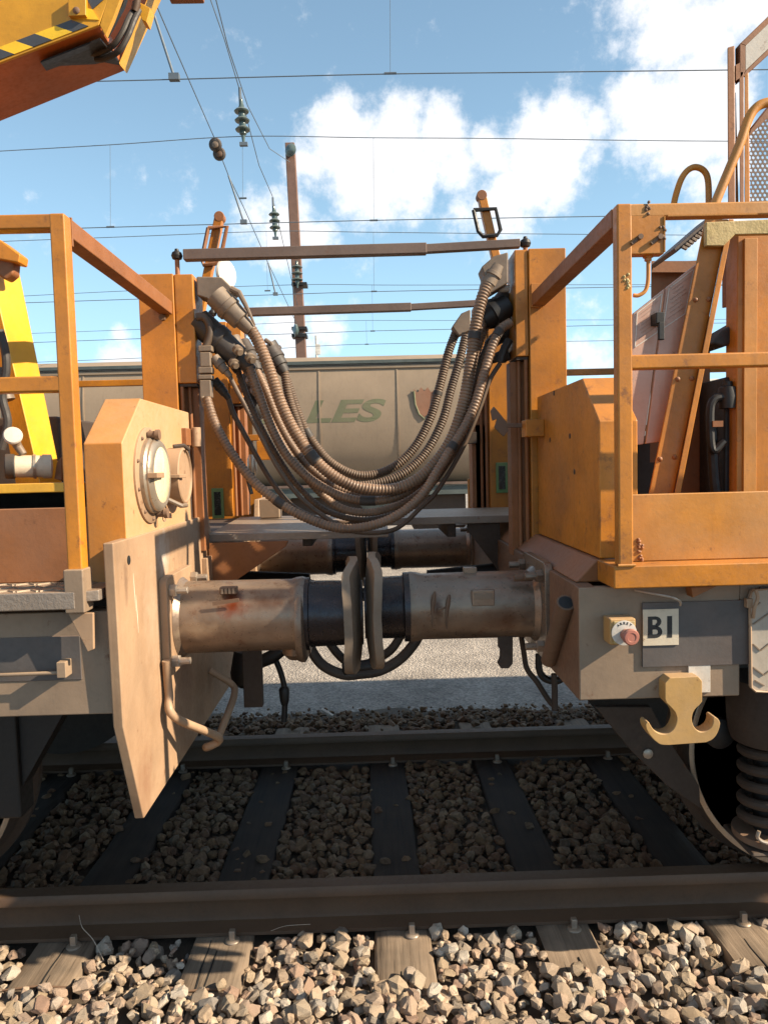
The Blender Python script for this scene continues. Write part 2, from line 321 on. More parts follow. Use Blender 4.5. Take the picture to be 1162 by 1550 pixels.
def bolt(parent, p, axis, r=.016, h=.014, shank=.02, m=None, name='nut'):
    mb = MB(); ax = V(axis).normalized(); hexnut(mb, p, ax, r, h)
    if shank: mb.cyl(V(p) + ax * h * .9, V(p) + ax * (h + shank), r * .55, n=10)
    return mb.build(name, m or bolt_m, parent, bevel=.0015)
def rivet(parent, p, axis, r=.009, m=None, name='rivet'):
    return MB().lathe(p, axis, [(-.002, r), (.002, r), (.005, r * .7), (.0065, r * .2)], 10).build(name, m or rrail, parent)

# ================================================================== SETTING
g = MB(); g.add([(-400, -60, -.24), (400, -60, -.24), (400, 900, -.24), (-400, 900, -.24)], [(0, 1, 2, 3)])
structure(g.build('ground', gravel_m))
# ballast bed: lumpy sheet under the stones; part behind camera added to cut bounce
def bed_h(x, y):
    e = min(max((y + 4.4) / .3, 0), 1) * min(max((5.25 - y) / .5, 0), 1)
    return -.245 + e * .055 + .012 * noise.noise(V((x * 3, y * 3, 0)))
nx, ny = 140, 110; vs = []; fs = []
for j in range(ny + 1):
    for i in range(nx + 1):
        x, y = -7 + 14 * i / nx, -4.5 + 9.9 * j / ny; vs.append((x, y, bed_h(x, y)))
for j in range(ny):
    for i in range(nx): a = j * (nx + 1) + i; fs.append((a, a + 1, a + nx + 2, a + nx + 1))
bedm = mat('ballast_fines', (.09, .065, .045), None, 0, 0, .95, bump=.8, bs=120)
bed = structure(MB().add(vs, fs).build('ballast_bed', bedm))

NEAR, FAR, YC = 2.63, 4.13, 3.38
def rail(Yr, label):
    half = [(.035, -.010), (.031, -.002), (.0, 0), ]
    prof = [(0, 0), (.029, -.0012), (.035, -.009), (.0355, -.036), (.012, -.046), (.009, -.06), (.009, -.112), (.013, -.124), (.070, -.136), (.072, -.147)]
    poly = [(y, z) for y, z in prof] + [(-y, z) for y, z in reversed(prof[1:])]
    mb = MB(); mb.prism([(-30, Yr + y, z) for y, z in poly], (60, 0, 0))
    return tag(mb.build('rail', rsteel, smooth=50), label, 'rail')
rail(NEAR, 'rusty brown steel rail nearest the camera in front of the wagons')
rail(FAR, 'far steel rail of the track with a polished bluish head')

SLX = [-2.93, -2.33, -1.73, -1.13, -.565, .05, .63, 1.245, 1.85, 2.45]
slab = {-1.13: 'leftmost weathered sleeper, end wired, under the dry twig', -.565: 'split wooden sleeper with a long crack, second from the left',
        .05: 'middle wooden sleeper between the buffers, stone resting by its screw', .63: 'wooden sleeper right of the middle one, half buried in stones', 1.245: 'rightmost sleeper whose end shows below the coil spring'}
SLR = {}
for i, x in enumerate(SLX):
    rot = random.uniform(-.02, .02); wd = random.uniform(.096, .105); SLR[x] = (rot, wd)
    t = thing('sleeper', slab.get(x, 'wooden railway sleeper in shade under the wagons'), 'sleeper', (x, YC, -.15), 'wooden sleepers across the track')
    if x not in slab: t['label'] = {-2.93: 'dark sleeper far left under the left bogie frame', -2.33: 'shaded sleeper left of the left bogie wheels', -1.73: 'shaded sleeper directly below the left bogie wheel', 1.85: 'shaded sleeper just right of the coil spring', 2.45: 'last sleeper at the far right under the machine'}[x]
    y0 = 2.10 + random.uniform(-.03, .05); mb = MB(); n = 26
    ring = [(-1, -1), (-1, -.15), (-.93, 0), (-.45, .02), (0, -.02), (.45, .02), (.93, 0), (1, -.15), (1, -1)]; vs = []; fs = []
    for k in range(n + 1):
        yy = y0 + (4.68 - y0) * k / n
        for q, (a, b) in enumerate(ring):
            jx = .008 * noise.noise(V((x * 7 + q, yy * 3, 1))); jz = .006 * noise.noise(V((x * 5 + q * 2, yy * 4, 5)))
            vs.append((x + a * wd + jx + rot * (yy - YC), yy, -.15 + (b * .12 if b < -.2 else b * .05) + jz))
    m_ = len(ring)
    for k in range(n):
        for q in range(m_ - 1): a = k * m_ + q; fs.append((a, a + 1, a + m_ + 1, a + m_))
    fs += [tuple(range(m_)), tuple(range(n * m_, (n + 1) * m_))]
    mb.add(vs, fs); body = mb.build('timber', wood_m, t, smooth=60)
    if x in slab:
        # long drying split: a narrow groove strip set into the top
        for k in range(2 if x != .05 else 1):
            cx = x + random.uniform(-.05, .05); ln = random.uniform(.25, .5)
            pts = [V((cx + rot * (yy - YC) + .006 * noise.noise(V((yy * 9, x, k))), yy, -.1525)) for yy in np.linspace(y0 + .01, y0 + ln, 9)]
            MB().tube(pts, [.003 + .003 * (1 - j / 8) for j in range(9)], 6).build('crack', ink, t)
        zt = -.146
        if x not in (.63,):
            pass
        st = MB(); yy = y0 + .17 + random.uniform(-.03, .03); rr = rot * (yy - YC)
        st.tube([(x - wd - .004 + rr, yy, -.24), (x - wd - .004 + rr, yy, -.148), (x + rr, yy + .004, -.1415), (x + wd + .004 + rr, yy + .002, -.148), (x + wd + .004 + rr, yy, -.24)], .0042, 6)
        st.build('binding_wire', rusts, t)
    for Yr in (NEAR, FAR):
        for sg in (-1, 1):
            px = x + (.035 if sg < 0 else -.03) + rot * (Yr - YC); py = Yr + sg * .098
            sc = MB(); sc.lathe((px, py, -.158), (0, 0, 1), [(0, .024), (.012, .026), (.017, .02), (.018, .012)], 14); sc.box(px - .010, px + .010, py - .010, py + .010, -.142, -.108)
            sc.build('coach_screw', rusts if sg > 0 else bolt_m, t, bevel=.002)

# ------------------------------------------------------------------ ballast stones
def stone_shape(seed, fine=False):
    r = np.random.default_rng(seed); bm = bmesh.new()
    sx = np.array([1, r.uniform(.6, .95), r.uniform(.5, .8)])
    pts = r.normal(size=(22, 3)); pts /= np.linalg.norm(pts, axis=1)[:, None]; pts *= r.uniform(.75, 1.1, (22, 1)); pts *= sx
    for p in pts: bm.verts.new(p)
    h = bmesh.ops.convex_hull(bm, input=bm.verts); bmesh.ops.delete(bm, geom=[e for e in h['geom_interior'] if isinstance(e, bmesh.types.BMVert)], context='VERTS')
    if fine:                                    # break the facets: rough fracture faces, chipped edges
        bmesh.ops.triangulate(bm, faces=bm.faces[:]); bmesh.ops.subdivide_edges(bm, edges=bm.edges[:], cuts=1, use_grid_fill=True)
        for x in bm.verts:
            q = x.co * 2.1 + V((seed * 3.7, seed, 0)); x.co *= 1 + .15 * noise.noise(q) + .13 * noise.noise(q * 3.1)
    bm.verts.ensure_lookup_table(); bm.verts.index_update()
    v = np.array([x.co[:] for x in bm.verts]); f = [tuple(q.index for q in fc.verts) for fc in bm.faces]; bm.free(); return v, f
SH = [stone_shape(i) for i in range(14)]; SHF = [stone_shape(i, True) for i in range(24)]
SME = []
for v, f in SHF:
    me = bpy.data.meshes.new('stone'); me.from_pydata(v.tolist(), [], f); me.materials.append(stone_o)
    bm = bmesh.new(); bm.from_mesh(me); bmesh.ops.recalc_face_normals(bm, faces=bm.faces); bm.to_mesh(me); bm.free(); SME.append(me)
def rotm(a, b, c):
    return np.array(Matrix.Rotation(a, 3, 'Z') @ Matrix.Rotation(b, 3, 'X') @ Matrix.Rotation(c, 3, 'Y'))
st = []
def on_sleeper(x, y, mrg=0.):
    for sx, (rot, wd) in SLR.items():
        if abs(x - sx - rot * (y - YC)) < wd + mrg and 2.1 < y < 4.67: return True
    return False
for (x0, x1, y0, y1, sp) in ((-2.3, 2.3, 1.55, 2.58, .035), (-2.3, 2.3, 2.58, 4.0, .034), (-4.6, 4.6, 4.0, 5.25, .035), (-5, -2.3, 1.55, 4.0, .065), (2.3, 5, 1.55, 4.0, .065)):
    for y in np.arange(y0, y1, sp):
        for x in np.arange(x0, x1, sp):
            xx = x + random.uniform(-.5, .5) * sp; yy = y + random.uniform(-.5, .5) * sp
            s = random.choice((.014, .018, .022, .026, .030, .036)) * random.uniform(.85, 1.15)
            if yy > 4.75: s *= max(.45, 1 - (yy - 4.75) * 1.0)
            if yy > 4.85 and random.random() < (yy - 4.85) / .42: continue
            dr = min(abs(yy - NEAR), abs(yy - FAR)); z = bed_h(xx, yy) + s * .35 + random.uniform(0, .036)
            cover = 0
            if yy < 2.33: z += (2.33 - yy) * .10; cover = (2.33 - yy) / .10      # shoulder rises over the sleeper ends
            if on_sleeper(xx, yy, s * .35):
                if random.random() > max(cover, .035 if yy > 2.7 else 0): continue
                z = max(z, -.145 + s * .5)
            if dr < .075 + s * .3: continue
            if .0 < dr - .075 < .06 and yy < NEAR: z += .0
            if NEAR < yy < FAR: z = min(z, -.155)
            st.append((xx, yy, z, s))
    # upper layer, sparser
rng.shuffle(st)
def inview(p):
    d_ = V(p[:3]) - EYE; zc = d_.dot(FW)
    if zc < .3: return None
    x = 581 + FPX * d_.dot(RT) / zc; y = 775 - FPX * d_.dot(UP) / zc
    return (x, y, zc) if -10 < x < 1172 and y < 1565 else None
cand = []
for i, p in enumerate(st):
    q = inview(p)
    if q and p[1] < 2.56: cand.append((p[3] / q[2], i))
cand.sort(reverse=True); solo = {i for _, i in cand[:300]}
bulk = {'plain': [[], [], [], 0], 'shade_dark': [[], [], [], 0]}
for i, (x, y, z, s) in enumerate(st):
    k = random.randrange(len(SH)); a, b, c = random.uniform(0, 6.28), random.uniform(-.6, .6), random.uniform(-.6, .6)
    if random.random() < .25: b += 1.2
    if i in solo:
        k = i % len(SHF); o = bpy.data.objects.new('stone', SME[k]); COL.objects.link(o); o.parent = bed; o.location = V((x, y, z)) - LOC[bed]; o.rotation_euler = (b, c, a); o.scale = (s, s, s)
    else:
        shade_dark = y > 2.6 + random.uniform(-.05, .05); v, f = SH[k] if shade_dark or abs(x) > 1.6 else SHF[i % len(SHF)]; B = bulk['shade_dark' if shade_dark else 'plain']; B[0].append((v * s) @ rotm(a, b, c).T + np.array([x, y, z])); B[1] += [tuple(j + B[3] for j in q) for q in f]; B[3] += len(v); B[2] += [random.random()] * len(v)  # stones past the near rail take the shade-darkened copy
for key, m_ in (('plain', stone_a), ('shade_dark', stone_d)):
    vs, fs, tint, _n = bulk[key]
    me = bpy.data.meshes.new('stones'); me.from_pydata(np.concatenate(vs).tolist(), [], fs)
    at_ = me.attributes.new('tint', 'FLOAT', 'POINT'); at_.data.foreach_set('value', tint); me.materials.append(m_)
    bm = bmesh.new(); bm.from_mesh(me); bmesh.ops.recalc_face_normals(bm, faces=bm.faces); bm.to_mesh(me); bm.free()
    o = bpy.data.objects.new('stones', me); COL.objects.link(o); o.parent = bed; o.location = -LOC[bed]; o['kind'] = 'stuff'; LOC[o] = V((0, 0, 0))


# ================================================================== WAGONS
LW = thing('works_wagon', 'orange track machine wagon on the left with two round portholes', 'rail wagon', (-1.6, YC, 0))
RW = thing('works_wagon', 'orange track machine wagon on the right marked BI with red stop button', 'rail wagon', (1.6, YC, 0))
LX, RX = -.684, .566          # headstock planes facing the gap

# ---------- left wagon
ep = MB()
prof = [(1.945, 1.335), (1.965, .84), (2.089, .52), (4.68, .52), (4.80, .84), (4.81, 1.335), (2.3, 1.345)]
ep.prism([(LX, y, z) for y, z in [(1.945, 1.335), (1.955, .84), (2.089, .52), (4.67, .52), (4.80, .84), (4.81, 1.335), (4.45, 1.335), (4.40, 1.19), (3.15, 1.19), (3.08, 1.335)]], (-.028, 0, 0))
e1 = ep.build('end_plate', tan, LW, bevel=.004)
MB().cyl((LX - .004, 2.06, 1.275), (LX + .0015, 2.06, 1.275), .013, n=18).build('hole', ink, e1)
MB().box(-3.4, LX - .03, 1.975, 2.05, .868, 1.15).build('sole_bar', greyp, LW, bevel=.004)
MB().box(-3.4, LX - .03, 4.71, 4.785, .868, 1.15).build('sole_bar', greyp, LW, bevel=.004)
MB().box(-1.40, -.795, 1.972, 1.98, .965, 1.085).build('dark_panel', dgrey, LW, bevel=.002)
mb = MB(); p = at(100, 1015, 1.96); mb.box(p.x - .012, p.x + .012, 1.93, 1.972, p.z - .012, p.z + .03); mb.cyl((p.x - .01, 1.94, p.z), (p.x - .5, 1.94, p.z - .005), .005); mb.build('door_latch', greyp, LW, bevel=.002)
MB().box(-3.4, -.72, 2.05, 4.71, 1.05, 1.20).build('floor_frame', undr, LW)
# tread step
trd = MB().box(-3.4, -.775, 1.905, 2.12, 1.168, 1.215).build('tread_step', tread_m, LW, bevel=.004)
mb = MB()
for k in range(26):
    for j in range(3):
        x = -1.55 + k * .03 + (j % 2) * .015; y = 1.935 + j * .06; a = .012 if (k + j) % 2 else -.012
        mb.bar((x - .012, y - a, 1.2165), (x + .012, y + a, 1.2165), .006, .004)
mb.build('tread_ribs', chrome, trd, kind='stuff')
MB().hexa([(-.775, 1.915, 1.185), (-.722, 1.93, 1.185), (-.722, 2.12, 1.185), (-.775, 2.12, 1.185), (-.775, 1.915, 1.214), (-.722, 1.93, 1.214), (-.722, 2.12, 1.214), (-.775, 2.12, 1.214)]).build('step_end', tread_m, LW, bevel=.003)
# railing
hr = MB().box(-.797, -.758, 1.92, 1.965, 1.25, 2.176).build('guard_post', yellow, LW, bevel=.005)
MB().box(-3.4, -.775, 1.9208, 1.9642, 2.138, 2.1752).build('top_rail', yellow, hr, bevel=.005)
MB().box(-3.4, -.775, 1.9208, 1.9642, 1.730, 1.770).build('middle_rail', yellow, hr, bevel=.005)
MB().box(-.803, -.752, 1.906, 1.972, 1.158, 1.272).build('post_socket', greyp, hr, bevel=.004)
MB().bar((-.781, 1.967, 2.150), (-.763, 2.858, 2.135), .048, .05).build('brace', rrail, hr, bevel=.004)
mb = MB(); mb.box(-.808, -.757, 1.966, 1.972, 2.105, 2.18); mb.build('brace_flange', rrail, hr, bevel=.002)
p = at(715, 0, 2.85); MB().cyl((-.775, 2.835, 2.098), (-.775, 2.855, 2.098), .012, n=8).build('brace_bolt', rusts, hr)
# gusset under socket
pl = [at(103, 928, 1.93), at(141, 928, 1.93), at(142, 983, 1.93), at(133, 987, 1.93)]; MB().prism(pl, (0, .012, 0)).build('gusset', tan, LW, bevel=.002)
# orange side panel + shelf + cavity
MB().box(-3.4, -.80, 2.085, 2.10, 1.216, 1.425).build('side_panel', rrail, LW, bevel=.003)
MB().box(-3.4, -.815, 2.10, 2.135, 1.468, 1.495).build('shelf_edge', yellowb, LW, bevel=.003)
MB().box(-3.4, -.81, 2.12, 2.6, 1.474, 1.486).build('shelf', yellow, LW, bevel=.002)
MB().box(-3.4, -.81, 2.60, 2.62, 1.2, 1.474).build('inner_wall', undr, LW)
# inclined lifting arm: square tube seen bright on its sunlit side
p0, p1 = at(22, 385, 2.45), at(88, 760, 2.45); p0 += (p0 - p1) * .05
wdt = .115
arm = MB().hexa([at(62, 735, 2.40), at(96, 735, 2.52), at(50, 735, 2.72), at(25, 735, 2.60), at(-22, 380, 2.40), at(24, 380, 2.52), at(-12, 380, 2.72), at(-40, 380, 2.60)]).build('lift_arm', yellowb, LW, bevel=.008)
mb = MB(); mb.prism([at(-40, 368, 2.36), at(0, 362, 2.36), at(31, 385, 2.36), at(29, 398, 2.36), at(-40, 385, 2.36)], (0, .06, 0)); mb.build('arm_cap', yellow, arm, bevel=.005)
mb = MB(); mb.prism([at(-30, 385, 2.38), at(22, 392, 2.38), at(20, 415, 2.38), at(8, 424, 2.38), at(-8, 412, 2.38), at(-30, 405, 2.38)], (0, .05, 0)); mb.build('arm_hook', rrail, arm, bevel=.008)
mb = MB().tube(spline([at(0, 500, 2.33), at(8, 530, 2.33), at(10, 560, 2.33), at(4, 600, 2.33), at(12, 640, 2.33), at(2, 680, 2.33)]), .013, 10); mb.build('arm_hose', rubber, arm)
mb = MB().lathe(at(-6, 560, 2.36), (.3, 0, -1), [(0, .028), (.06, .03), (.061, .026), (.1, .026), (.1, .01)], 14); mb.build('hose_coupling', plug_m, arm)
# air filter and cap on the shelf
fl = MB(); a, b = at(8, 706, 2.26), at(66, 706, 2.30); ax = (b - a).normalized(); ln = (b - a).length
fl.lathe(a, ax, [(0, .038), (.028, .038)], 28).build('filter_rubber_end', rubber, LW, bevel=.004)
MB().lathe(a + ax * .028, ax, [(0, .034), (ln - .03, .034), (ln - .03, .037), (ln - .005, .037), (ln - .003, .03), (ln, .0)], 28).build('filter_can', cream, LW)
c0 = a + ax * (ln - .028); MB().lathe(c0, ax, [(0, .0375), (.008, .0375)], 24).build('filter_clip', chrome, LW)
cp = MB(); q = at(20, 661, 2.25); cp.lathe(q, (.35, -.7, .25), [(-.03, .014), (0, .016), (0, .026), (.012, .027), (.016, .024), (.018, .0)], 24).build('filler_cap', white, LW)
MB().tube([q, at(27, 675, 2.27), at(36, 688, 2.27)], [.016, .013, .011], 14).build('filler_pipe', plug_m, LW)
MB().prism([at(82, 725, 2.3), at(86, 700, 2.3), at(94, 690, 2.3), at(94, 728, 2.3)], (0, .1, 0)).build('stop_block', rrail, LW, bevel=.003)
# inner dark housing behind the arm
MB().box(-3.4, -1.25, 3.0, 3.4, 1.2, 1.75).build('engine_housing', undr, LW, bevel=.01)
# porthole housing (hexagonal box)
bx = -.69
pr = [(2.07, 1.20), (2.07, 1.601), (2.255, 1.740), (2.84, 1.740), (2.84, 1.20)]
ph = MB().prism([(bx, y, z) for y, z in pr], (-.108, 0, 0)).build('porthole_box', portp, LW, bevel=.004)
for i, (cy, cz, r, dp) in enumerate(((2.30, 1.508, .148, .0), (2.545, 1.502, .096, .03))):
    if i == 0:
        fl = MB().lathe((bx, cy, cz), (1, 0, 0), [(0, r), (.006, r), (.008, r - .003), (.008, .02)], 48).build('porthole', tan, ph)
        MB().lathe((bx + .008, cy, cz), (1, 0, 0), [(0, .118), (.012, .118), (.018, .112), (.024, .112), (.032, .104), (.034, .094), (.033, .02)], 48).build('porthole_ring', chrome, fl)
        MB().lathe((bx + .036, cy, cz), (1, 0, 0), [(0, .09), (.006, .086), (.011, .07), (.014, .04), (.015, .0)], 40).build('porthole_glass', lens_m, fl)
        for k in range(10):
            a = k * math.tau / 10 + .3; rivet(fl, (bx + .008, cy + math.cos(a) * .135, cz + math.sin(a) * .135), (1, 0, 0), .006, rusts, 'ring_screw')
        MB().box(bx + .03, bx + .06, cy - .115, cy - .04, cz - .008, cz + .008).build('ring_latch', tan, fl, bevel=.002)
        for a in (-1.3, 1.75):
            q = V((bx + .012, cy + math.cos(a) * .125, cz + math.sin(a) * .125)); MB().lathe(q, (1, 0, 0), [(0, .012), (.02, .012), (.022, .016), (.034, .016), (.036, .0)], 14).build('ring_clamp', rusts, fl)
        ring = [V((bx + .03, cy + .045 + .018 * math.cos(a), cz - .135 + .012 * math.sin(a))) for a in np.linspace(0, 6.3, 14)]
        MB().tube(ring, .0015, 5).build('split_ring', bolt_m, fl)
    else:
        fl = MB().lathe((bx, cy, cz), (1, 0, 0), [(0, r), (.05, r), (.053, r - .004), (.053, .088), (.047, .085), (.047, .0)], 48).build('round_cover', tan, ph)
        MB().box(bx + .01, bx + .062, cy - .112, cy - .03, cz - .006, cz + .006).build('cover_latch', tan, fl, bevel=.002)
        MB().tube([V((bx + .02, cy - .02, cz + .1)), V((bx + .05, cy - .0, cz + .104)), V((bx + .062, cy + .02, cz + .09))], .007, 8).build('cover_hinge', undr, fl)
        MB().tube([V((bx + .01, cy - .09, cz - .075)), V((bx + .05, cy - .06, cz - .1)), V((bx + .055, cy - .02, cz - .1))], .008, 8).build('cover_toggle', plug_m, fl)
# column pair, each with connector box
def column(W, x0, x1, sx0, sx1, Y0, dep, z0, ztop, zs, near, sd):
    c = MB().box(x0, x1, Y0, Y0 + dep, z0, ztop).build('column', yellow, W, bevel=.004)
    b = MB().box(sx0, sx1, Y0 + .006, Y0 + dep - .006, zs, ztop - .002).build('connector_box', yellow, c, bevel=.004)
    MB().box(min(sx0, sx1) + .003, max(sx0, sx1) - .003, Y0 + .012, Y0 + dep - .012, zs - .012, zs - .002).build('box_floor', undr, c)
    xx = x1 if sd > 0 else x0
    MB().box(min(xx, xx + sd * .066), max(xx, xx + sd * .066), Y0 + .06, Y0 + dep - .03, z0, zs - .013).build('backing_plate', rrail, c, bevel=.003)
    for k, dx in enumerate((.012, .034)):
        MB().cyl((xx + sd * dx, Y0 + .02 + .03 * k, z0), (xx + sd * dx, Y0 + .02 + .03 * k, zs - .012), .008, n=12).build('conduit_pipe', rrail, c)
    return c
CL = column(LW, -.866, -.733, -.731, -.660, 2.86, .17, 1.20, 2.265, 1.853, True, 1)
CR = column(RW, .615, .757, .563, .613, 2.86, .17, 1.15, 2.329, 1.925, True, -1)
CLF = column(LW, -.858, -.716, -.714, -.645, 3.80, .17, 1.28, 2.265, 1.853, False, 1)
CRF = column(RW, .605, .745, .545, .603, 3.80, .17, 1.285, 2.329, 1.925, False, -1)
mb = MB(); q = at(275, 654, 2.80); mb.box(-.80 + .0, LX + .03, 2.71, 2.84, 1.64, 1.69)
MB().box(-.775, LX + .012, 2.72, 2.80, 1.612, 1.675).build('hinge_block', rrail, LW, bevel=.003)
MB().cyl((LX + .028, 2.80, 1.608), (LX + .028, 2.80, 1.68), .018, n=14).build('hinge_barrel', tan, LW, bevel=.002)
for c, X0, zz in ((CLF, at(330, 762, 3.795), 1), (CRF, at(759, 723, 3.795), 1)):
    x, z = X0.x, X0.z
    fr = MB().box(x - .03, x + .03, 3.788, 3.80, z - .078, z + .078).build('reflector_frame', green, c, bevel=.003)
    MB().box(x - .017, x + .017, 3.784, 3.79, z - .06, z + .06).build('reflector', glassd, fr, bevel=.002)
# stepped bosses on the headstock beside the buffer
mb = MB()
for (y0, y1, z0, z1, d) in ((2.93, 3.10, 1.02, 1.17, .02), (3.02, 3.22, 1.00, 1.24, .012)):
    MB().box(LX, LX + d, y0, y1, z0, z1).build('stepped_boss', tan, LW, bevel=.003)
bolt(LW, (LX + .012, 3.17, 1.04), (1, 0, 0), .02, .018, .0, tan)
# gangway plates
gp = MB().hexa([(LX, 3.03, 1.225), (.06, 3.03, 1.225), (.06, 3.80, 1.245), (LX, 3.80, 1.245), (LX, 3.03, 1.255), (.06, 3.03, 1.255), (.06, 3.80, 1.275), (LX, 3.80, 1.275)]).build('gangway_plate', tread_m, LW, bevel=.003)
MB().prism([(LX, 3.02, 1.222), (-.35, 3.02, 1.222), (-.36, 3.02, 1.20), (LX, 3.02, .99)], (0, .02, 0)).build('plate_bracket', rrail, LW, bevel=.002)
gp2 = MB().hexa([(.02, 3.28, 1.252), (RX + .16, 3.28, 1.252), (RX + .16, 3.80, 1.26), (.02, 3.80, 1.26), (.02, 3.28, 1.285), (RX + .16, 3.28, 1.285), (RX + .16, 3.80, 1.29), (.02, 3.80, 1.29)]).build('gangway_plate', tread_m, RW, bevel=.003)
MB().prism([(RX, 3.3, 1.25), (.42, 3.3, 1.25), (.42, 3.3, 1.22), (RX, 3.3, 1.02)], (0, .02, 0)).build('plate_bracket', undr, RW, bevel=.002)
for W, x0, x1 in ((LW, -.3, -.26), (RW, .33, .37)):
    MB().box(x0, x1, 3.1 if W is LW else 3.32, 3.78, 1.19, 1.224 if W is LW else 1.25).build('plate_bearer', undr, W, bevel=.003)

# ---------- buffers
def buffer(W, xh, sd, Y, z, xc, near, rc, rp, xe):
    """casing from the headstock at xh towards the meeting plane xc; xe = where casing ends and plunger begins"""
    ax = V((sd, 0, 0)); L1 = abs(xe - xh)
    prof = [(.0, rc + .012), (.028, rc + .012), (.045, rc - .002), (L1 - .05, rc - .004), (L1 - .035, rc + .001), (L1 - .012, rc + .004), (L1 - .002, rc), (L1, rp + .004)]
    c = MB().lathe((xh, Y, z), ax, prof, 48).build('buffer', casing, W, smooth=30)
    hw, hh = .175, .16
    fpts = []
    for sy, sz in ((-1, -1), (1, -1), (1, 1), (-1, 1)):
        for k in range(5):
            a = math.atan2(sz, sy) + (k - 2) * math.pi / 8; fpts.append((xh, Y + sy * (hw - .03) + .03 * math.cos(a), z + sz * (hh - .03) + .03 * math.sin(a)))
    MB().prism(fpts, (sd * .026, 0, 0)).build('flange', tan if sd > 0 else casing, c, bevel=.003)
    for sy in (-1, 1):
        for sz in (-1, 1):
            bolt(c, (xh + sd * .026, Y + sy * (hw - .035), z + sz * (hh - .045)), ax, .021, .022, .035, bolt_m if sd > 0 else casing)
    gap = abs(xc - xe)
    MB().lathe((xe, Y, z), ax, [(-.01, rp + .012), (.012, rp + .012), (.014, rp + .003), (.02, rp), (.08, rp - .001), (gap - .02, rp - .004), (gap, rp - .002)], 48).build('plunger', plunger, c)
    # head: rounded rectangular plate, convex towards its partner
    n, m_ = 32, 14; w2, h2, th = .225, .182, .026; vs = []; fs = []
    for lay in (0, 1):
        for i in range(n + 1):
            for j in range(m_ * 2 + 1):
                u = -1 + 2 * i / n; q = -1 + j / m_
                e = (abs(u) ** 4 + abs(q) ** 4) ** .25; k = max(abs(u), abs(q)); s_ = k / e if e > 1e-6 else 1
                y, zz = u * s_ * w2, q * s_ * h2; bul = -.030 * (u * u) * abs(s_) - .014 * (q * s_) ** 2
                jit = .0025 * noise.noise(V((y * 30, zz * 30, sd * 5 + Y)))
                vs.append((xc + sd * (bul + jit - (th if lay == 0 else 0)), Y + y, z + zz))
    NN = (n + 1) * (m_ * 2 + 1); ww = m_ * 2 + 1
    for i in range(n):
        for j in range(ww - 1):
            a = i * ww + j; fs.append((a, a + 1, a + ww + 1, a + ww)); fs.append((NN + a, NN + a + ww, NN + a + ww + 1, NN + a + 1))
    rim = [i * ww for i in range(n + 1)] + [n * ww + j for j in range(1, ww)] + [i * ww + ww - 1 for i in range(n - 1, -1, -1)] + [j for j in range(ww - 2, 0, -1)]
    for a, b in zip(rim, rim[1:] + rim[:1]): fs.append((a, b, NN + b, NN + a))
    MB().add(vs, fs).build('buffer_head', bhead, c, smooth=45)
    return c
BL = buffer(LW, LX, 1, 2.505, 1.022, -.044, True, .124, .112, -.235)
BR = buffer(RW, RX, -1, 2.505, 1.036, -.038, True, .116, .106, .107)
buffer(LW, LX, 1, 4.255, 1.022, -.044, False, .124, .112, -.235)
buffer(RW, RX, -1, 4.255, 1.036, -.038, False, .116, .106, .107)
MB().lathe((-.265, 2.505, 1.0), (1, 0, 0), [(0, .138), (.012, .142), (.022, .142), (.03, .13)], 40).build('casing_lip', casing, BL)
def stain(src, name, spots):
    """copy of a material with rust, dark and pale patches at fixed places on the part"""
    m = src.copy(); m.name = name; t = m.node_tree; N = t.nodes.new; L = t.links.new; b = next(n for n in t.nodes if n.type == 'BSDF_PRINCIPLED'); col = b.inputs['Base Color'].links[0].from_socket
    tc = N('ShaderNodeTexCoord')
    for c, r, colr, sx in spots:
        mp = N('ShaderNodeVectorMath'); mp.operation = 'SUBTRACT'; L(tc.outputs['Object'], mp.inputs[0]); mp.inputs[1].default_value = c
        sc = N('ShaderNodeVectorMath'); sc.operation = 'MULTIPLY'; L(mp.outputs[0], sc.inputs[0]); sc.inputs[1].default_value = sx
        ln = N('ShaderNodeVectorMath'); ln.operation = 'LENGTH'; L(sc.outputs[0], ln.inputs[0])
        nz = N('ShaderNodeTexNoise'); nz.inputs['Scale'].default_value = 28; nz.inputs['Detail'].default_value = 7; L(tc.outputs['Object'], nz.inputs['Vector'])
        ma = N('ShaderNodeMath'); ma.operation = 'MULTIPLY_ADD'; L(nz.outputs['Fac'], ma.inputs[0]); ma.inputs[1].default_value = r * 1.2; L(ln.outputs['Value'], ma.inputs[2])
        mr = N('ShaderNodeMapRange'); mr.inputs[1].default_value = r * 1.55; mr.inputs[2].default_value = r * .75; L(ma.outputs[0], mr.inputs[0])
        mx = N('ShaderNodeMix'); mx.data_type = 'RGBA'; L(mr.outputs[0], mx.inputs[0]); L(col, mx.inputs[6]); mx.inputs[7].default_value = (*colr, 1); col = mx.outputs[2]
    L(col, b.inputs['Base Color']); return m
lc = LOC[BL]; q1 = at(352, 915, 2.39) - lc; q2 = at(405, 905, 2.39) - lc; q3 = at(300, 955, 2.39) - lc
BL.data.materials[0] = stain(casing, 'buffer_casing_rust_patch', [(q1, .055, (.20, .045, .014), (1, .8, .8)), (q2, .05, (.11, .05, .028), (.6, 1, 1)), (q3, .05, (.36, .27, .19), (.5, 1, 1.4))])
rc_ = LOC[BR]; q1 = at(662, 922, 2.39) - rc_; q2 = at(770, 940, 2.39) - rc_; q3 = at(725, 885, 2.39) - rc_
BR.data.materials[0] = stain(casing, 'buffer_casing_streaked', [(q1, .035, (.07, .03, .016), (1.6, .8, .6)), (q2, .06, (.12, .065, .04), (.6, 1, 1)), (q3, .06, (.30, .24, .19), (.5, 1, 1.2))])
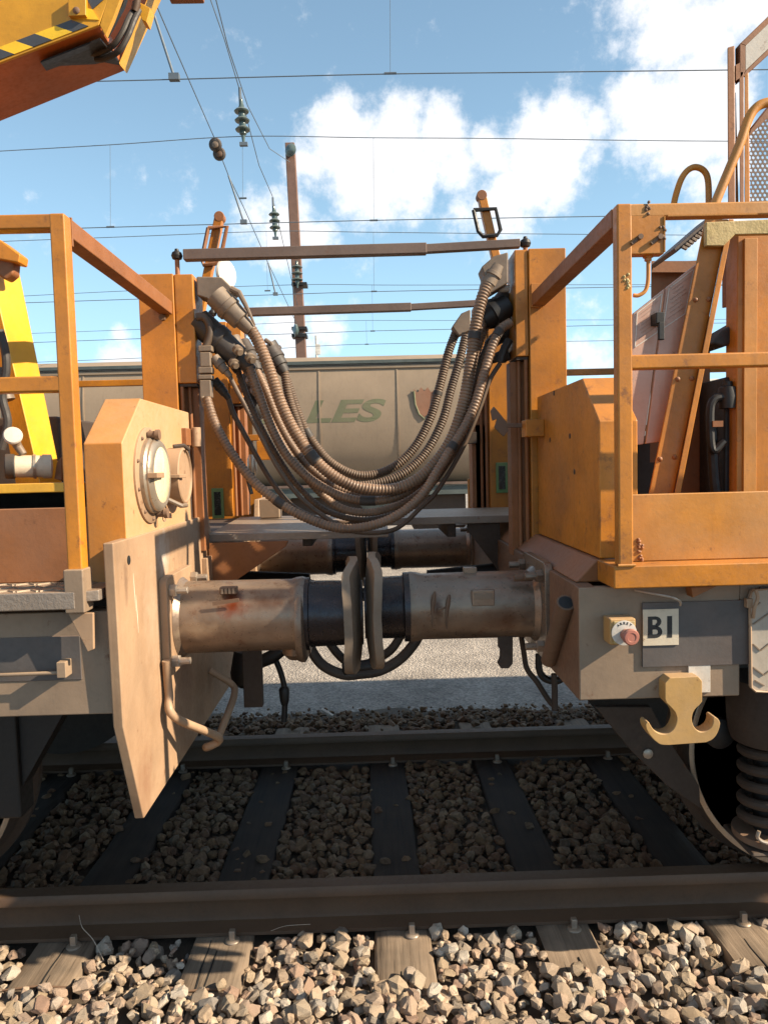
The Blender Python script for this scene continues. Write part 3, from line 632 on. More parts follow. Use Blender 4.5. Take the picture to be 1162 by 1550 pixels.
pc = LOC[e1]; e1.data.materials[0] = stain(tan, 'end_plate_steel', [(V((0, 2.25, 1.08)) - V((0, pc.y, pc.z)), .10, (.36, .25, .165), (1, 1, .5)), (V((0, 2.12, .62)) - V((0, pc.y, pc.z)), .10, (.25, .14, .08), (1, 1, .6)), (V((0, 2.03, 1.22)) - V((0, pc.y, pc.z)), .035, (.17, .10, .06), (1, 1.6, .4)), (V((0, 2.6, .85)) - V((0, pc.y, pc.z)), .18, (.22, .125, .075), (1, 1, .6)), (V((0, 2.4, 1.25)) - V((0, pc.y, pc.z)), .10, (.44, .36, .29), (1, 1, 1))])
for (xx, y0_, y1_) in ((202, 868, 925), (206, 900, 958)):
    MB().tube([atX(xx, y0_, LX), atX(xx + 1.5, (y0_ + y1_) / 2, LX + .0004), atX(xx + 4, y1_, LX)], [.0006, .0022, .0006], 6).build('scratch', cream, LW)
# details on casings
q = at(347, 893, 2.42); mb = MB(); mb.box(q.x - .028, q.x + .028, 2.40, 2.43, q.z - .012, q.z + .012); mb.build('grease_block', rusts, BL, bevel=.003)
for k in range(4): MB().box(q.x - .022 + k * .012, q.x - .014 + k * .012, 2.394, 2.401, q.z - .008, q.z + .008).build('block_fin', greyp, BL)
MB().bar(at(322, 914, 2.378), at(362, 908, 2.378), .004, .012).build('rust_flake', rusts, BL)
q = at(731, 905, 2.392); lp = MB().box(q.x - .037, q.x + .037, 2.388, 2.41, q.z - .026, q.z + .026).build('maker_plate', casing, BR, bevel=.003)
MB().box(q.x - .03, q.x + .03, 2.3862, 2.389, q.z - .004, q.z + .016).build('plate_relief', greyp, lp, bevel=.001)
for (xa, ya, xb, yb, ww) in ((658, 895, 655, 950, .016), (680, 900, 676, 952, .018), (662, 925, 678, 918, .012)):
    MB().tube(spline([at(xa, ya, 2.395), at((xa + xb) / 2 - 2, (ya + yb) / 2, 2.393), at(xb, yb, 2.397)], 5), [.003, .006, .007, .008, .007, .006, .006, .004, .004, .003, .002], 6).build('rust_run', rusts, BR)
q = at(712, 858, 2.5); MB().box(q.x - .025, q.x + .02, 2.49, 2.52, q.z - .03, q.z - .002).build('top_lug', casing, BR, bevel=.002)
q = at(805, 874, 2.40); MB().cyl(q + V((-.06, 0, 0)), q, .012, n=10).build('flange_stud', rusts, BR)

# ---------- right wagon
hp = MB()
hs = [(2.0, .857), (2.0, 1.172), (2.05, 1.175), (4.71, 1.175), (4.76, 1.172), (4.76, .857)]
hp.prism([(RX - .012, y, z) for y, z in hs], (.05, 0, 0)); hp.build('headstock', mat('headstock_brown', (.15, .078, .042), (.22, .13, .08), .4, .4, .65, grime=.4, streak=.35), RW, bevel=.004)
MB().box(RX - .011, 1.00, 1.9985, 2.03, .858, 1.172).build('sole_bar', greyp, RW, bevel=.004)
MB().box(1.00, 3.4, 2.0, 2.03, .987, 1.172).build('sole_bar', greyp, RW, bevel=.003)
MB().box(RX + .04, 3.4, 4.71, 4.76, .858, 1.172).build('sole_bar', greyp, RW, bevel=.003)
bp = MB().box(at(970, 960, 2).x, 1.05, 1.9915, 1.9975, at(1000, 1008, 2).z, at(1000, 911, 2).z).build('dark_marking_panel', dgrey, RW, bevel=.001)
MB().box(1.052, 1.34, 1.9915, 1.999, 1.0, 1.162).build('dark_marking_panel', dgrey, RW, bevel=.001)
sq0, sq1 = at(972, 977.5, 1.99), at(1026, 921, 1.99)
sg = MB().box(sq0.x, sq1.x, 1.9875, 1.991, sq0.z, sq1.z).build('letter_plate', cream, RW, bevel=.0008)
L0, Lz, Lh = at(980, 966, 1.987).x, at(980, 966, 1.987).z, .0595
def letter(polys):
    mb = MB()
    for p in polys: mb.prism([(L0 + u, 1.9868, Lz + v) for u, v in p], (0, .0006, 0))
    return mb.build('lettering', ink, sg)
def arcs(cx, cy, rx, ry, n=8): return [(cx + rx * math.sin(math.pi * i / n), cy - ry * math.cos(math.pi * i / n)) for i in range(n + 1)]
t_ = .0125; bw = .022
lo_, li_ = arcs(bw, .0165, .0175, .0165), arcs(bw, .0165, .0055, .0065)
uo_, ui_ = arcs(bw - .001, .0450, .016, .0145), arcs(bw - .001, .0450, .0045, .0055)
quads = [[(0, 0), (t_, 0), (t_, Lh), (0, Lh)], [(t_, 0), (bw, 0), (bw, .010), (t_, .010)], [(t_, .0235), (bw, .0235), (bw, .036), (t_, .036)], [(t_, Lh - .009), (bw, Lh - .009), (bw, Lh), (t_, Lh)]]
for O_, I_ in ((lo_, li_), (uo_, ui_)): quads += [[O_[i], O_[i + 1], I_[i + 1], I_[i]] for i in range(8)]
letter(quads); letter([[(.053, 0), (.0665, 0), (.0665, Lh), (.053, Lh)]])
MB().box(at(1040, 0, 2).x + .0, at(1075, 0, 2).x, 1.993, 1.9985, .872, .965).build('pale_patch', white, RW, bevel=.001)
# stop button
q0, q1 = at(919, 977, 1.94), at(962, 936, 1.94)
eb = MB().box(q0.x + .006, q1.x, 1.94, 1.999, q0.z, q1.z).build('stop_box', hookm, RW, bevel=.005)
MB().box(q0.x + .016, q1.x - .004, 1.936, 1.942, q0.z + .004, q1.z - .006).build('box_lid', fadey, eb, bevel=.002)
cc_ = at(944, 958, 1.935); dsc = MB().lathe((cc_.x, 1.937, cc_.z), (0, -1, 0), [(0, .0335), (.003, .0335), (.0035, .03), (.0035, .0)], 36).build('button_disc', white, eb)
for i, ch in enumerate('ARRET'):
    a = math.radians(128 - i * 19); px_, pz_ = cc_.x + .0262 * math.cos(a), cc_.z + .0262 * math.sin(a)
    tx = V((math.sin(a), 0, -math.cos(a))); ty = V((math.cos(a), 0, math.sin(a)))
    text_part('lettering', ch, ink, dsc, V((px_, 1.9333, pz_)) - tx * .003 - ty * .003, tx, ty, .0095, .0002, .0003)
MB().lathe((cc_.x + .003, 1.934, cc_.z - .004), (0.12, -1, 0), [(0, .015), (.022, .015), (.024, .021), (.034, .022), (.038, .019), (.0385, .012), (.037, .011), (.037, .0)], 28).build('stop_button', red, eb)
# platform beam
MB().box(.627, 3.4, 1.92, 2.066, 1.180, 1.240).build('platform_beam', yellow, RW, bevel=.004)
mb = MB(); mb.prism([at(1045, 889, 1.95), at(1085, 887, 1.95), at(1048, 905, 1.95)], (0, .04, 0)); mb.build('beam_gusset', rrail, RW, bevel=.002)
MB().hexa([(RX + .0, 2.067, 1.176), (.66, 2.067, 1.176), (.66, 4.70, 1.176), (RX, 4.70, 1.176), (RX + .06, 2.067, 1.238), (.66, 2.067, 1.238), (.66, 4.70, 1.238), (RX + .06, 4.70, 1.238)]).build('base_flange', rrail, RW, bevel=.004)
MB().box(.66, 3.4, 2.068, 4.7, 1.10, 1.20).build('floor_frame', undr, RW)
MB().tube(spline([at(960, 893, 1.98), at(985, 898, 1.96), at(1015, 904, 1.95), at(1028, 910, 1.96), at(1029, 916, 1.97)], 6), .0035, 8).build('latch_wire', bolt_m, RW)
# railing right
gr = MB().box(.640, .679, 1.92, 1.958, 1.2405, 2.171).build('guard_post', yellow, RW, bevel=.005)
MB().box(.66, 3.4, 1.9208, 1.9572, 2.136, 2.1702).build('top_rail', yellow2, gr, bevel=.005)
MB().box(.66, 3.4, 1.9208, 1.9572, 1.752, 1.789).build('middle_rail', yellow, gr, bevel=.005)
cg = MB().prism([(.66, 1.9215, 2.15), (.762, 1.9215, 2.15), (.762, 1.9215, 2.043), (.66, 1.9215, 2.043)], (0, .032, 0)).build('corner_gusset', yellow, gr, bevel=.003)
MB().bar((.663, 1.959, 2.146), (.648, 2.858, 2.135), .05, .05).build('brace', rrail, gr, bevel=.004)
MB().tube([(.637, 1.918, 1.242), (.681, 1.918, 1.242), (.682, 1.96, 1.242)], .004, 6).build('weld_bead', yellow2, gr)
MB().box(.62, .664, 2.845, 2.859, 2.105, 2.195).build('brace_flange', yellow, gr, bevel=.002)
for (bx_, by_) in ((967, 362), (997, 362)):
    q = at(bx_, by_, 1.92); b_ = MB().bar(q + V((-.022, -.004, -.012)), q + V((.002, -.002, .006)), .007, .007); b_.cyl(q + V((0, .004, .004)), q + V((0, -.012, .004)), .007, n=8); b_.build('toggle_bolt', rusts, gr)
for (bx_, by_, n_) in ((978, 312, 6), (1003, 352, 8), (948, 425, 10)):
    for k in range(n_):
        q = at(bx_ + random.uniform(-5, 5), by_ + random.uniform(-12, 12), 1.921); MB().lathe(q + V((0, .002, 0)), (random.uniform(-.3, .3), -1, random.uniform(-.3, .3)), [(0, random.uniform(.003, .006)), (.004, .004), (.006, .001)], 7).build('paint_blister', fadey if by_ > 400 else rusts, gr)
for (a, b) in (((1.0, 1.92, 2.137), (.764, 1.92, 2.137)), ((.762, 1.9205, 2.137), (.762, 1.9205, 2.045))):
    MB().tube(resample([V(a), V(b)], .01), .0025, 5).build('weld_bead', yellow2, gr)
# corner pipe
MB().tube(spline([at(980, 384, 1.945), at(980.5, 400, 1.945), at(980, 425, 1.945), at(976, 440, 1.945), at(966, 447, 1.945), at(958, 447, 1.945)], 6), .0052, 10).build('bent_pipe', yellow2, gr)
q = at(980, 388, 1.945); MB().lathe(q, (0, 0, -1), [(-.012, .013), (.004, .013), (.004, .009), (.012, .009)], 6).build('pipe_nut', yellow, gr)
# panel behind railing
MB().box(.70, 3.4, 1.995, 2.01, 1.241, 1.424).build('side_panel', yellow2, RW, bevel=.003)
for k in range(14):
    q = at(967 + random.uniform(-2, 6), 838 + random.uniform(-22, 10), 1.995); MB().lathe(q + V((0, .001, 0)), (0, -1, random.uniform(0, .4)), [(0, random.uniform(.003, .008)), (.004, .004), (.006, .001)], 7).build('paint_blister', rrail, RW)
# box behind the railing (hexagonal)
bxr = .636
MB().prism([(bxr, y, z) for y, z in [(2.07, 1.241), (2.07, 1.629), (2.235, 1.766), (2.84, 1.766), (2.84, 1.241)]], (.109, 0, 0)).build('sloped_cabinet', yellow, RW, bevel=.004)
for (xx, yy) in ((862, 660), (832, 666), (869, 714), (838, 595)):
    MB().lathe(atX(xx, yy, bxr) + V((.003, 0, 0)), (-1, 0, 0), [(0, .010), (.004, .009), (.005, .003)], 9).build('cabinet_plug', ink, RW)
MB().box(bxr - .07, bxr + .0, 2.72, 2.80, 1.612, 1.675).build('hinge_block', yellow, RW, bevel=.003)
q = [atX(743, 617, .55), atX(755, 622, .55), atX(768, 640, .55), atX(787, 637, .55)]
hk = MB(); Yh = 2.78
hk.prism([at(742, 622, Yh), at(747, 615, Yh), at(754, 623, Yh), at(766, 638, Yh), at(769, 652, Yh), at(762, 661, Yh), at(748, 647, Yh), at(752, 634, Yh), at(745, 637, Yh)], (0, .012, 0)); hk.bar(at(765, 644, Yh + .006), at(792, 644, Yh + .006), .012, .016)
hk.build('catch_hook', rusts, RW, bevel=.002)
# angled front of headstock: tubular socket
ta, tb = atX(856, 912, RX - .03), atX(830, 1000, RX - .03); MB().tube([ta, ta.lerp(tb, .5), tb], [.026, .026, .024], 18).build('lamp_socket', rusts, RW)
MB().lathe(ta + (ta - tb).normalized() * .001, (ta - tb), [(0, .021), (.001, .0)], 18).build('socket_mouth', ink, RW)
# double horn hook
zk = 1.955
def arcp(cx, cy, r, a0, a1, n): return [(cx + r * math.cos(math.radians(a0 + (a1 - a0) * i / n)), cy + r * math.sin(math.radians(a0 + (a1 - a0) * i / n))) for i in range(n + 1)]
def sm(pts, k=4): return [(p.x, p.y) for p in spline([V((x, y, 0)) for x, y in pts], k)]
pts2 = [(1013, 1026), (1056, 1024), (1062, 1031), (1062, 1062)] + sm([(1058, 1067), (1051, 1074), (1047, 1083), (1047, 1093), (1051, 1102), (1059, 1108), (1068, 1107), (1076, 1101), (1079, 1093), (1079, 1087), (1083, 1086), (1088, 1091), (1089, 1098), (1085, 1110), (1078, 1119), (1068, 1124)]) + sm([(1040, 1126), (1005, 1128), (993, 1123), (984, 1114), (978, 1104), (977, 1096), (981, 1093), (984, 1098), (990, 1106), (999, 1111), (1009, 1111), (1017, 1106), (1022, 1098), (1024, 1088), (1021, 1078), (1014, 1070), (1008, 1064)]) + [(1006, 1058), (1006, 1034)]
hkk = MB().prism([at(x, y, zk) for x, y in pts2], (0, .045, 0)).build('rope_hook', hookm, RW, bevel=.006, smooth=60, seg=3)
# pale mesh window frame at right edge
fr = MB(); fp = [at(1133, 905, 1.985), at(1137, 893, 1.985), at(1180, 890, 1.985), at(1180, 1048, 1.985), at(1142, 1046, 1.985), at(1135, 1040, 1.985)]
fr_o = MB().prism(fp, (0, .012, 0)).build('access_hatch', hatchm, RW, bevel=.003)
MB().tube([p + V((0, -.003, 0)) for p in fp] + [fp[0] + V((0, -.003, 0))], .004, 6).build('hatch_frame', tan, fr_o)
for (a, b) in (((1139, 945), (1175, 920)), ((1139, 975), (1150, 985)), ((1150, 985), (1175, 965)), ((1139, 1010), (1155, 1022)), ((1155, 1022), (1176, 1006)), ((1139, 920), (1150, 912)), ((1142, 1030), (1156, 1038))):
    MB().bar(at(*a, 1.983), at(*b, 1.983), .003, .003).build('hatch_crease', greyp, fr_o)
MB().tube(spline([at(1143, 893, 1.97), at(1146, 905, 1.965), at(1141, 920, 1.965), at(1139, 935, 1.975)], 5), .005, 8).build('hatch_handle', tan, fr_o)
MB().box(at(1130, 0, 1.99).x, at(1140, 0, 1.99).x, 1.975, 1.992, at(1130, 920, 1.98).z, at(1130, 906, 1.98).z).build('hatch_hinge', tan, fr_o, bevel=.002)
# inside: sloping girder, hatch boards, posts, black machine
Yg = 2.30
gd = MB().hexa([at(980, 752, Yg), at(1018, 752, Yg), at(1018, 752, Yg + .07), at(980, 752, Yg + .07), at(1066, 332, Yg), at(1102, 332, Yg), at(1102, 332, Yg + .07), at(1066, 332, Yg + .07)]).build('sloping_girder', yellow, RW, bevel=.004)
MB().hexa([at(1019, 752, Yg - .02), at(1028, 752, Yg - .02), at(1028, 752, Yg + .09), at(1019, 752, Yg + .09), at(1102, 332, Yg - .02), at(1110, 332, Yg - .02), at(1110, 332, Yg + .09), at(1102, 332, Yg + .09)]).build('girder_flange', yellow, gd, bevel=.002)
for (xx, yy) in ((1052, 454), (1072, 453), (1025, 574), (1046, 573), (998, 695), (1020, 692)): rivet(gd, at(xx, yy, Yg), (0, -1, 0), .008, rrail)
mb = MB(); mb.prism([at(1068, 336, Yg - .025), at(1200, 330, Yg - .025), at(1200, 353, Yg - .025), at(1112, 355, Yg - .025), at(1095, 372, Yg - .025), at(1068, 372, Yg - .025)], (0, .02, 0)); mb.build('girder_head', fadey, gd, bevel=.003)
# hatch boards: surface recedes from left-near to right-far
bdA = lambda x, y, Y: at(x, y, Y)
c0, c1, c2, c3 = at(958, 474, 2.335), at(1055, 398, 2.335), at(1002, 668, 2.335), at(948, 676, 2.335)
m0, m1 = c0.lerp(c1, .5), c3.lerp(c2, .5)
nb = (c1 - c0).cross(c3 - c0).normalized() * .015
if nb.y < 0: nb = -nb
b1 = MB().prism([c0, m0 - (c1 - c0).normalized() * .003, m1 - (c2 - c3).normalized() * .003, c3], nb).build('hatch_board', board, RW, bevel=.003)
b2 = MB().prism([m0 + (c1 - c0).normalized() * .003, c1, c2, m1 + (c2 - c3).normalized() * .003], nb).build('hatch_board', board, RW, bevel=.003)
for bd, (p, q, r_, s_) in ((b1, (c0, m0, m1, c3)), (b2, (m0, c1, c2, m1))):
    def uv(u, v): a_ = p.lerp(q, u); b_ = s_.lerp(r_, u); return a_.lerp(b_, v)
    e = -nb.normalized() * .0015
    cs = [uv(.12, .02), uv(.9, .02), uv(.9, .27), uv(.12, .27)]
    for k in range(4): MB().bar(cs[k] + e, cs[(k + 1) % 4] + e, .0028, .0015, nb).build('label_border', white, bd)
    for k in range(7):
        v_ = .05 + k * .029
        MB().bar(uv(.24 + .06 * (k % 2), v_) + e * .5, uv(.82 - .09 * ((k * 2) % 3), v_) + e * .5, .0035, .0006, (c3 - c0)).build('worn_lettering', ziplet, bd)
q = at(993, 490, 2.315); mb = MB(); mb.box(q.x - .012, q.x + .014, q.y - .03, q.y + .02, q.z - .005, q.z + .03); mb.box(q.x - .006, q.x + .012, q.y - .035, q.y - .02, q.z - .055, q.z); mb.build('board_latch', black, RW, bevel=.003)
for (xx, yy) in ((1049, 430), (1004, 640)):
    q = at(xx, yy, 2.36); MB().cyl(q - V((0, 0, .015)), q + V((0, 0, .015)), .008, n=10).build('board_hinge', rrail, RW)
# brown back wall pieces and tread grating above
MB().hexa([at(985, 412, 2.86), at(1060, 412, 2.86), at(1060, 412, 2.895), at(985, 412, 2.895), at(992, 397, 2.86), at(1062, 394, 2.86), at(1062, 394, 2.895), at(992, 397, 2.895)]).build('rear_beam', rrail, RW)
MB().hexa([at(983, 700, 2.9), at(1055, 700, 2.9), at(1055, 700, 2.95), at(983, 700, 2.95), at(985, 395, 2.9), at(1062, 395, 2.9), at(1062, 395, 2.95), at(985, 395, 2.95)]).build('rear_wall', rrail, RW)
ga, gb = at(1003, 392, 2.6), at(1075, 330, 2.6)
gt = MB().bar(ga, gb, .2, .016).build('step_grating', dgrey, RW, bevel=.003)
for k in range(12): q = ga.lerp(gb, .18 + k * .065); MB().bar(q + V((-.006, -.1, -.012)), q + V((.01, -.1, -.02)), .012, .008).build('grating_tooth', tread_m, gt)
MB().box(at(1030, 0, 2.7).x, at(1075, 0, 2.7).x, 2.7, 2.72, 1.2, at(1040, 480, 2.7).z).build('inner_bulkhead', rrail, RW)
MB().box(at(1020, 0, 2.62).x, 1.6, 3.2, 3.24, 1.2, 1.62).build('inner_bulkhead', undr, RW)
# upright
up = MB().box(at(1117, 0, 2.45).x, at(1175, 0, 2.45).x, 2.45, 2.53, 1.2, at(1130, 345, 2.45).z).build('upright', yellow, RW, bevel=.004)
MB().box(at(1126, 500, 2.44).x, at(1146, 500, 2.44).x, 2.442, 2.45, 1.2, at(1130, 360, 2.44).z).build('upright_web', yellow2, up, bevel=.002)
MB().prism([at(1102, 365, 2.55), at(1114, 360, 2.55), at(1116, 460, 2.55), at(1102, 462, 2.55)], (0, .05, 0)).build('upright_bracket', rrail, up, bevel=.003)
# black pump set
bk = MB(); bk.prism([at(1075, 520, 2.5), at(1092, 500, 2.5), at(1130, 478, 2.5), at(1130, 512, 2.5), at(1095, 525, 2.5)], (0, .12, 0)); bk.build('rubber_gaiter', rubber, RW, bevel=.01)
bk = MB(); bk.box(at(1098, 0, 2.5).x, at(1135, 0, 2.5).x, 2.5, 2.7, 1.2, at(1110, 570, 2.5).z); bk.build('pump_body', black, RW, bevel=.01)
bk = MB(); bk.lathe(at(1100, 600, 2.48), (0, 0, 1), [(-.04, .028), (.0, .032), (.03, .028), (.035, .015), (.05, .015)], 20); bk.build('pump_head', black, RW)
bk = MB(); bk.tube(spline([at(1098, 600, 2.47), at(1080, 605, 2.47), at(1074, 625, 2.47), at(1077, 680, 2.47), at(1095, 668, 2.47)], 6), .014, 10); bk.tube(spline([at(1076, 640, 2.5), at(1080, 720, 2.5), at(1085, 760, 2.5)], 5), .018, 10); bk.build('pump_pipe', black, RW)
MB().box(at(1080, 0, 2.45).x, at(1096, 0, 2.45).x, 2.45, 2.47, at(0 + 1085, 646, 2.45).z, at(1085, 637, 2.45).z).build('pump_bracket', rrail, RW)
# tall superstructure
Ys = 2.28
pz = at(1106, 306, Ys).z - .04
tp_ = MB().hexa([at(1101, 312, Ys), at(1112, 312, Ys), at(1112, 312, Ys + .05), at(1101, 312, Ys + .05), at(1100, 72, Ys), at(1111, 69, Ys), at(1111, 69, Ys + .05), at(1100, 72, Ys + .05)]).build('ladder_stile', rrail, RW, bevel=.003)
MB().hexa([at(1112.5, 312, Ys + .02), at(1117, 312, Ys + .02), at(1117, 312, Ys + .06), at(1112.5, 312, Ys + .06), at(1112, 140, Ys + .02), at(1113, 140, Ys + .02), at(1113, 140, Ys + .06), at(1112, 140, Ys + .06)]).build('stile_edge', yellow2, tp_)
ps = MB().hexa([at(1119, 312, Ys), at(1125, 312, Ys), at(1125, 312, Ys + .05), at(1119, 312, Ys + .05), at(1118, 108, Ys), at(1125, 108, Ys), at(1125, 108, Ys + .05), at(1118, 108, Ys + .05)]).build('sign_post', rrail, RW, bevel=.002)
MB().hexa([at(1126, 312, Ys + .0), at(1134, 312, Ys + .0), at(1134, 312, Ys + .05), at(1126, 312, Ys + .05), at(1126, 112, Ys + .0), at(1132, 108, Ys + .0), at(1132, 108, Ys + .05), at(1126, 112, Ys + .05)]).build('sign_post_face', yellow, ps, bevel=.002)
MB().prism([at(1113, 98, Ys), at(1119, 95, Ys), at(1119, 118, Ys), at(1113, 122, Ys)], (0, .03, 0)).build('post_link', rrail, ps)
sf = [at(1119, 66, Ys), at(1230, -42, Ys), at(1230, 20, Ys), at(1119, 122, Ys)]
si = [at(1128, 69, Ys), at(1222, -22, Ys), at(1222, 16, Ys), at(1128, 106, Ys)]
fo = MB()
for k in range(4): fo.prism([sf[k], sf[(k + 1) % 4], si[(k + 1) % 4], si[k]], (0, .03, 0))
fo = fo.build('sloping_frame', rrail, RW, bevel=.002)
MB().prism(si, (0, .012, 0)).build('grey_panel', white, fo)
# perforated guard
gz0, gz1 = at(1150, 306, Ys + .02), at(1150, 180, Ys + .02)
gf = MB().prism([at(1135, 196, Ys), at(1165, 158, Ys), at(1200, 130, Ys), at(1200, 148, Ys), at(1168, 172, Ys), at(1133, 206, Ys)], (0, .03, 0)).build('guard_frame', rrail, RW, bevel=.002)
mb = MB(); hx = .0072
x0, x1, z0, z1 = at(1136, 240, Ys + .02).x, at(1200, 240, Ys + .02).x, at(1150, 308, Ys + .02).z, at(1160, 165, Ys + .02).z
row = 0; z = z0
A_, B_ = at(1134, 204, Ys + .02), at(1168, 170, Ys + .02)
while z < z1 + .05:
    x = x0 + (hx if row % 2 else 0)
    while x < x1:
        lim = A_.z + (B_.z - A_.z) * (x - A_.x) / (B_.x - A_.x)
        if z < lim:
            R_, r_ = hx * 1.155, hx * .70; vs = []; 
            for rr in (R_, r_):
                for k in range(6): a = math.radians(60 * k + 30); vs.append((x + rr * math.cos(a), Ys + .02, z + rr * math.sin(a)))
            vs += [(p_[0], p_[1] + .002, p_[2]) for p_ in vs]
            fs = []
            for k in range(6): j = (k + 1) % 6; fs += [(k, j, 6 + j, 6 + k), (12 + k, 18 + k, 18 + j, 12 + j), (6 + k, 6 + j, 18 + j, 18 + k)]
            mb.add(vs, fs)
        x += hx * 2
    z += hx * 1.73; row += 1
mb.build('perforated_sheet', bar_brown, gf, kind='stuff')
# looped hand rails
MB().tube(spline([at(1018, 315, 2.35), at(1022, 296, 2.35), at(1030, 272, 2.35), at(1040, 258, 2.35), at(1052, 253, 2.35), at(1065, 259, 2.35), at(1071, 275, 2.35), at(1072, 315, 2.35)], 6), .0095, 12).build('hand_loop', yellow2, RW)
MB().tube(spline([at(1080, 312, 2.2), at(1098, 268, 2.2), at(1118, 220, 2.2), at(1132, 180, 2.2), at(1145, 162, 2.2), at(1162, 155, 2.2), at(1180, 156, 2.2), at(1200, 170, 2.2)], 6), .0135, 12).build('hand_loop', yellow2, RW)
# far-side railings and levers
for W, x0, x1, zz in ((LW, -3.4, -.72, None), (RW, .62, 3.4, None)):
    Yf = 4.80
    z1_, z2_ = 2.15, 1.76
    MB().box(x0, x1, Yf, Yf + .04, 1.70, 1.74).build('far_middle_rail', yellow, W, bevel=.004); MB().box(x0, x1, Yf, Yf + .04, 2.07, 2.11).build('far_top_rail', yellow, W, bevel=.004)
    xp = -.79 if W is LW else .66
    MB().box(xp - .02, xp + .02, Yf + .041, Yf + .08, 1.2, 2.15).build('far_guard_post', yellow, W, bevel=.004)
    MB().box(x0, x1, Yf + .005, Yf + .04, 1.2, 1.42).build('far_side_panel', yellow, W, bevel=.003)
# lever pair with black loops (mirror arms) on the far side
for W, base, top, lx_, ly0, ly1 in ((LW, (312, 430), (333, 327), 14, 345, 395), (RW, (752, 400), (728, 295), 17, 318, 352)):
    Yl = 4.4; a, b = at(*base, Yl), at(*top, Yl)
    lv = MB().bar(a - (b - a) * 1.0, b, .055, .05).build('mirror_arm', yellow, W, bevel=.006)
    tpz = MB().lathe(b + V((0, 0, -.01)), (0, 1, 0), [(-.03, .03), (.03, .03)], 14).build('arm_knuckle', rrail, lv, bevel=.004)
    mx_, c1_ = (base[0] + top[0]) / 2, 0
    t0, t1 = (ly0 - top[1]) / (base[1] - top[1]), (ly1 - top[1]) / (base[1] - top[1])
    P_ = lambda dx, yy: at(top[0] + (base[0] - top[0]) * (yy - top[1]) / (base[1] - top[1]) + dx, yy, Yl - .04)
    lp = [P_(-lx_, ly0), P_(lx_, ly0 - 2), P_(lx_, ly1 - 4), P_(lx_ * .6, ly1 + 4), P_(-lx_ * .7, ly1 + 6), P_(-lx_, ly1 - 2), P_(-lx_, ly0)]
    MB().tube(lp, .012, 6).build('hand_loop', black if W is RW else rrail, lv)
q = at(336, 416, 4.2); MB().lathe(q, (1, -.55, 0), [(0, .03), (.02, .075), (.03, .08), (.04, .075), (.045, .0)], 24).build('side_lamp', white, LW)

# ---------- running gear
def bogie(X, sd, label):
    t = thing('bogie', label, 'bogie', (X, YC, .46))
    for Yr, s_ in ((NEAR, -1), (FAR, 1)):
        wl = MB().lathe((X, Yr, .46), (0, s_, 0), [(-.10, .46 + .028), (-.072, .46 + .028), (-.058, .468), (-.05, .462), (.035, .455), (.036, .43), (.03, .40), (-.01, .38), (-.02, .2), (.0, .15), (.06, .13), (.07, .06), (.07, .0)], 72).build('wheel', undr, t, smooth=25)
        MB().lathe((X, Yr + s_ * .0365, .46), (0, s_, 0), [(0, .452), (.001, .4535), (.002, .452), (.002, .436), (0, .435)], 72).build('tyre_edge', chrome, wl)
    MB().cyl((X, NEAR, .46), (X, FAR, .46), .085, n=20).build('axle', undr, t)
    return t
bgR = bogie(1.568, 1, 'dark bogie under the right wagon with bright-edged wheel and coil spring')
for Yb in (2.33,):
    xs = at(1165, 1200, Yb).x
    sp = []
    zb, zt = at(1165, 1246, Yb).z, at(1165, 1118, Yb).z
    turns = 5.2; rs = .085
    for k in range(int(turns * 22) + 1):
        a = k / 22 * math.tau; sp.append(V((xs + rs * math.cos(a), Yb + rs * math.sin(a), zb + (zt - zb) * k / (turns * 22))))
    MB().tube(sp, .0165, 10).build('coil_spring', undr, bgR)
    MB().lathe((xs, Yb, zb - .02), (0, 0, 1), [(-.03, .08), (-.02, .115), (0, .115)], 30).build('spring_seat', rusts, bgR)
    MB().cyl((xs, Yb, zb - .02), (xs, Yb, zt + .02), .05, n=20).build('spring_core', black, bgR)
    MB().lathe((xs, Yb, zt), (0, 0, 1), [(0, .12), (.03, .13), (.14, .135), (.2, .12)], 30).build('spring_cap', undr, bgR)
    MB().box(xs - .26, xs + .6, Yb + .13, Yb + .24, .70, .95).build('bogie_frame', undr, bgR, bevel=.01)
    MB().box(xs - .11, xs + .11, Yb - .1, Yb + .1, .26, zb - .045).build('axle_box', undr, bgR, bevel=.015)
q = at(1098, 1118, 2.33); MB().lathe((q.x, 2.40, q.z), (0, -1, 0), [(0, .05), (.03, .05), (.04, .03), (.04, .0)], 20).build('frame_boss', black, bgR)
MB().tube(spline([at(1148, 1258, 2.24), at(1146, 1268, 2.24), at(1156, 1275, 2.24), at(1175, 1276, 2.24)], 5), .006, 8).build('lifting_ring', bolt_m, bgR)
# brake hanger plate: diagonal
bh = MB().prism([at(900, 1070, 2.56), at(985, 1070, 2.56), at(1010, 1118, 2.56), at(1058, 1190, 2.56), at(1060, 1225, 2.56), at(1010, 1190, 2.56), at(958, 1140, 2.56)], (0, .03, 0)).build('brake_hanger', undr, bgR, bevel=.004)
rivet(bh, at(980, 1141, 2.555), (0, -1, 0), .018, bolt_m, 'hanger_bolt')
bgL = bogie(-1.75, -1, 'dark bogie deep in shade under the left wagon')
MB().box(-2.6, -1.15, 2.32, 2.42, .42, .80).build('bogie_frame', black, bgL, bevel=.01)
MB().prism([(-1.15, 2.34, .80), (-.98, 2.34, .80), (-1.15, 2.34, .52)], (0, .08, 0)).build('frame_nose', black, bgL)

# underframes: centre sills closing the view under each body
MB().box(-3.4, -.8, 3.0, 3.76, .70, 1.05).build('centre_sill', undr, LW)
MB().box(.7, 3.4, 3.0, 3.76, .75, 1.10).build('centre_sill', undr, RW)
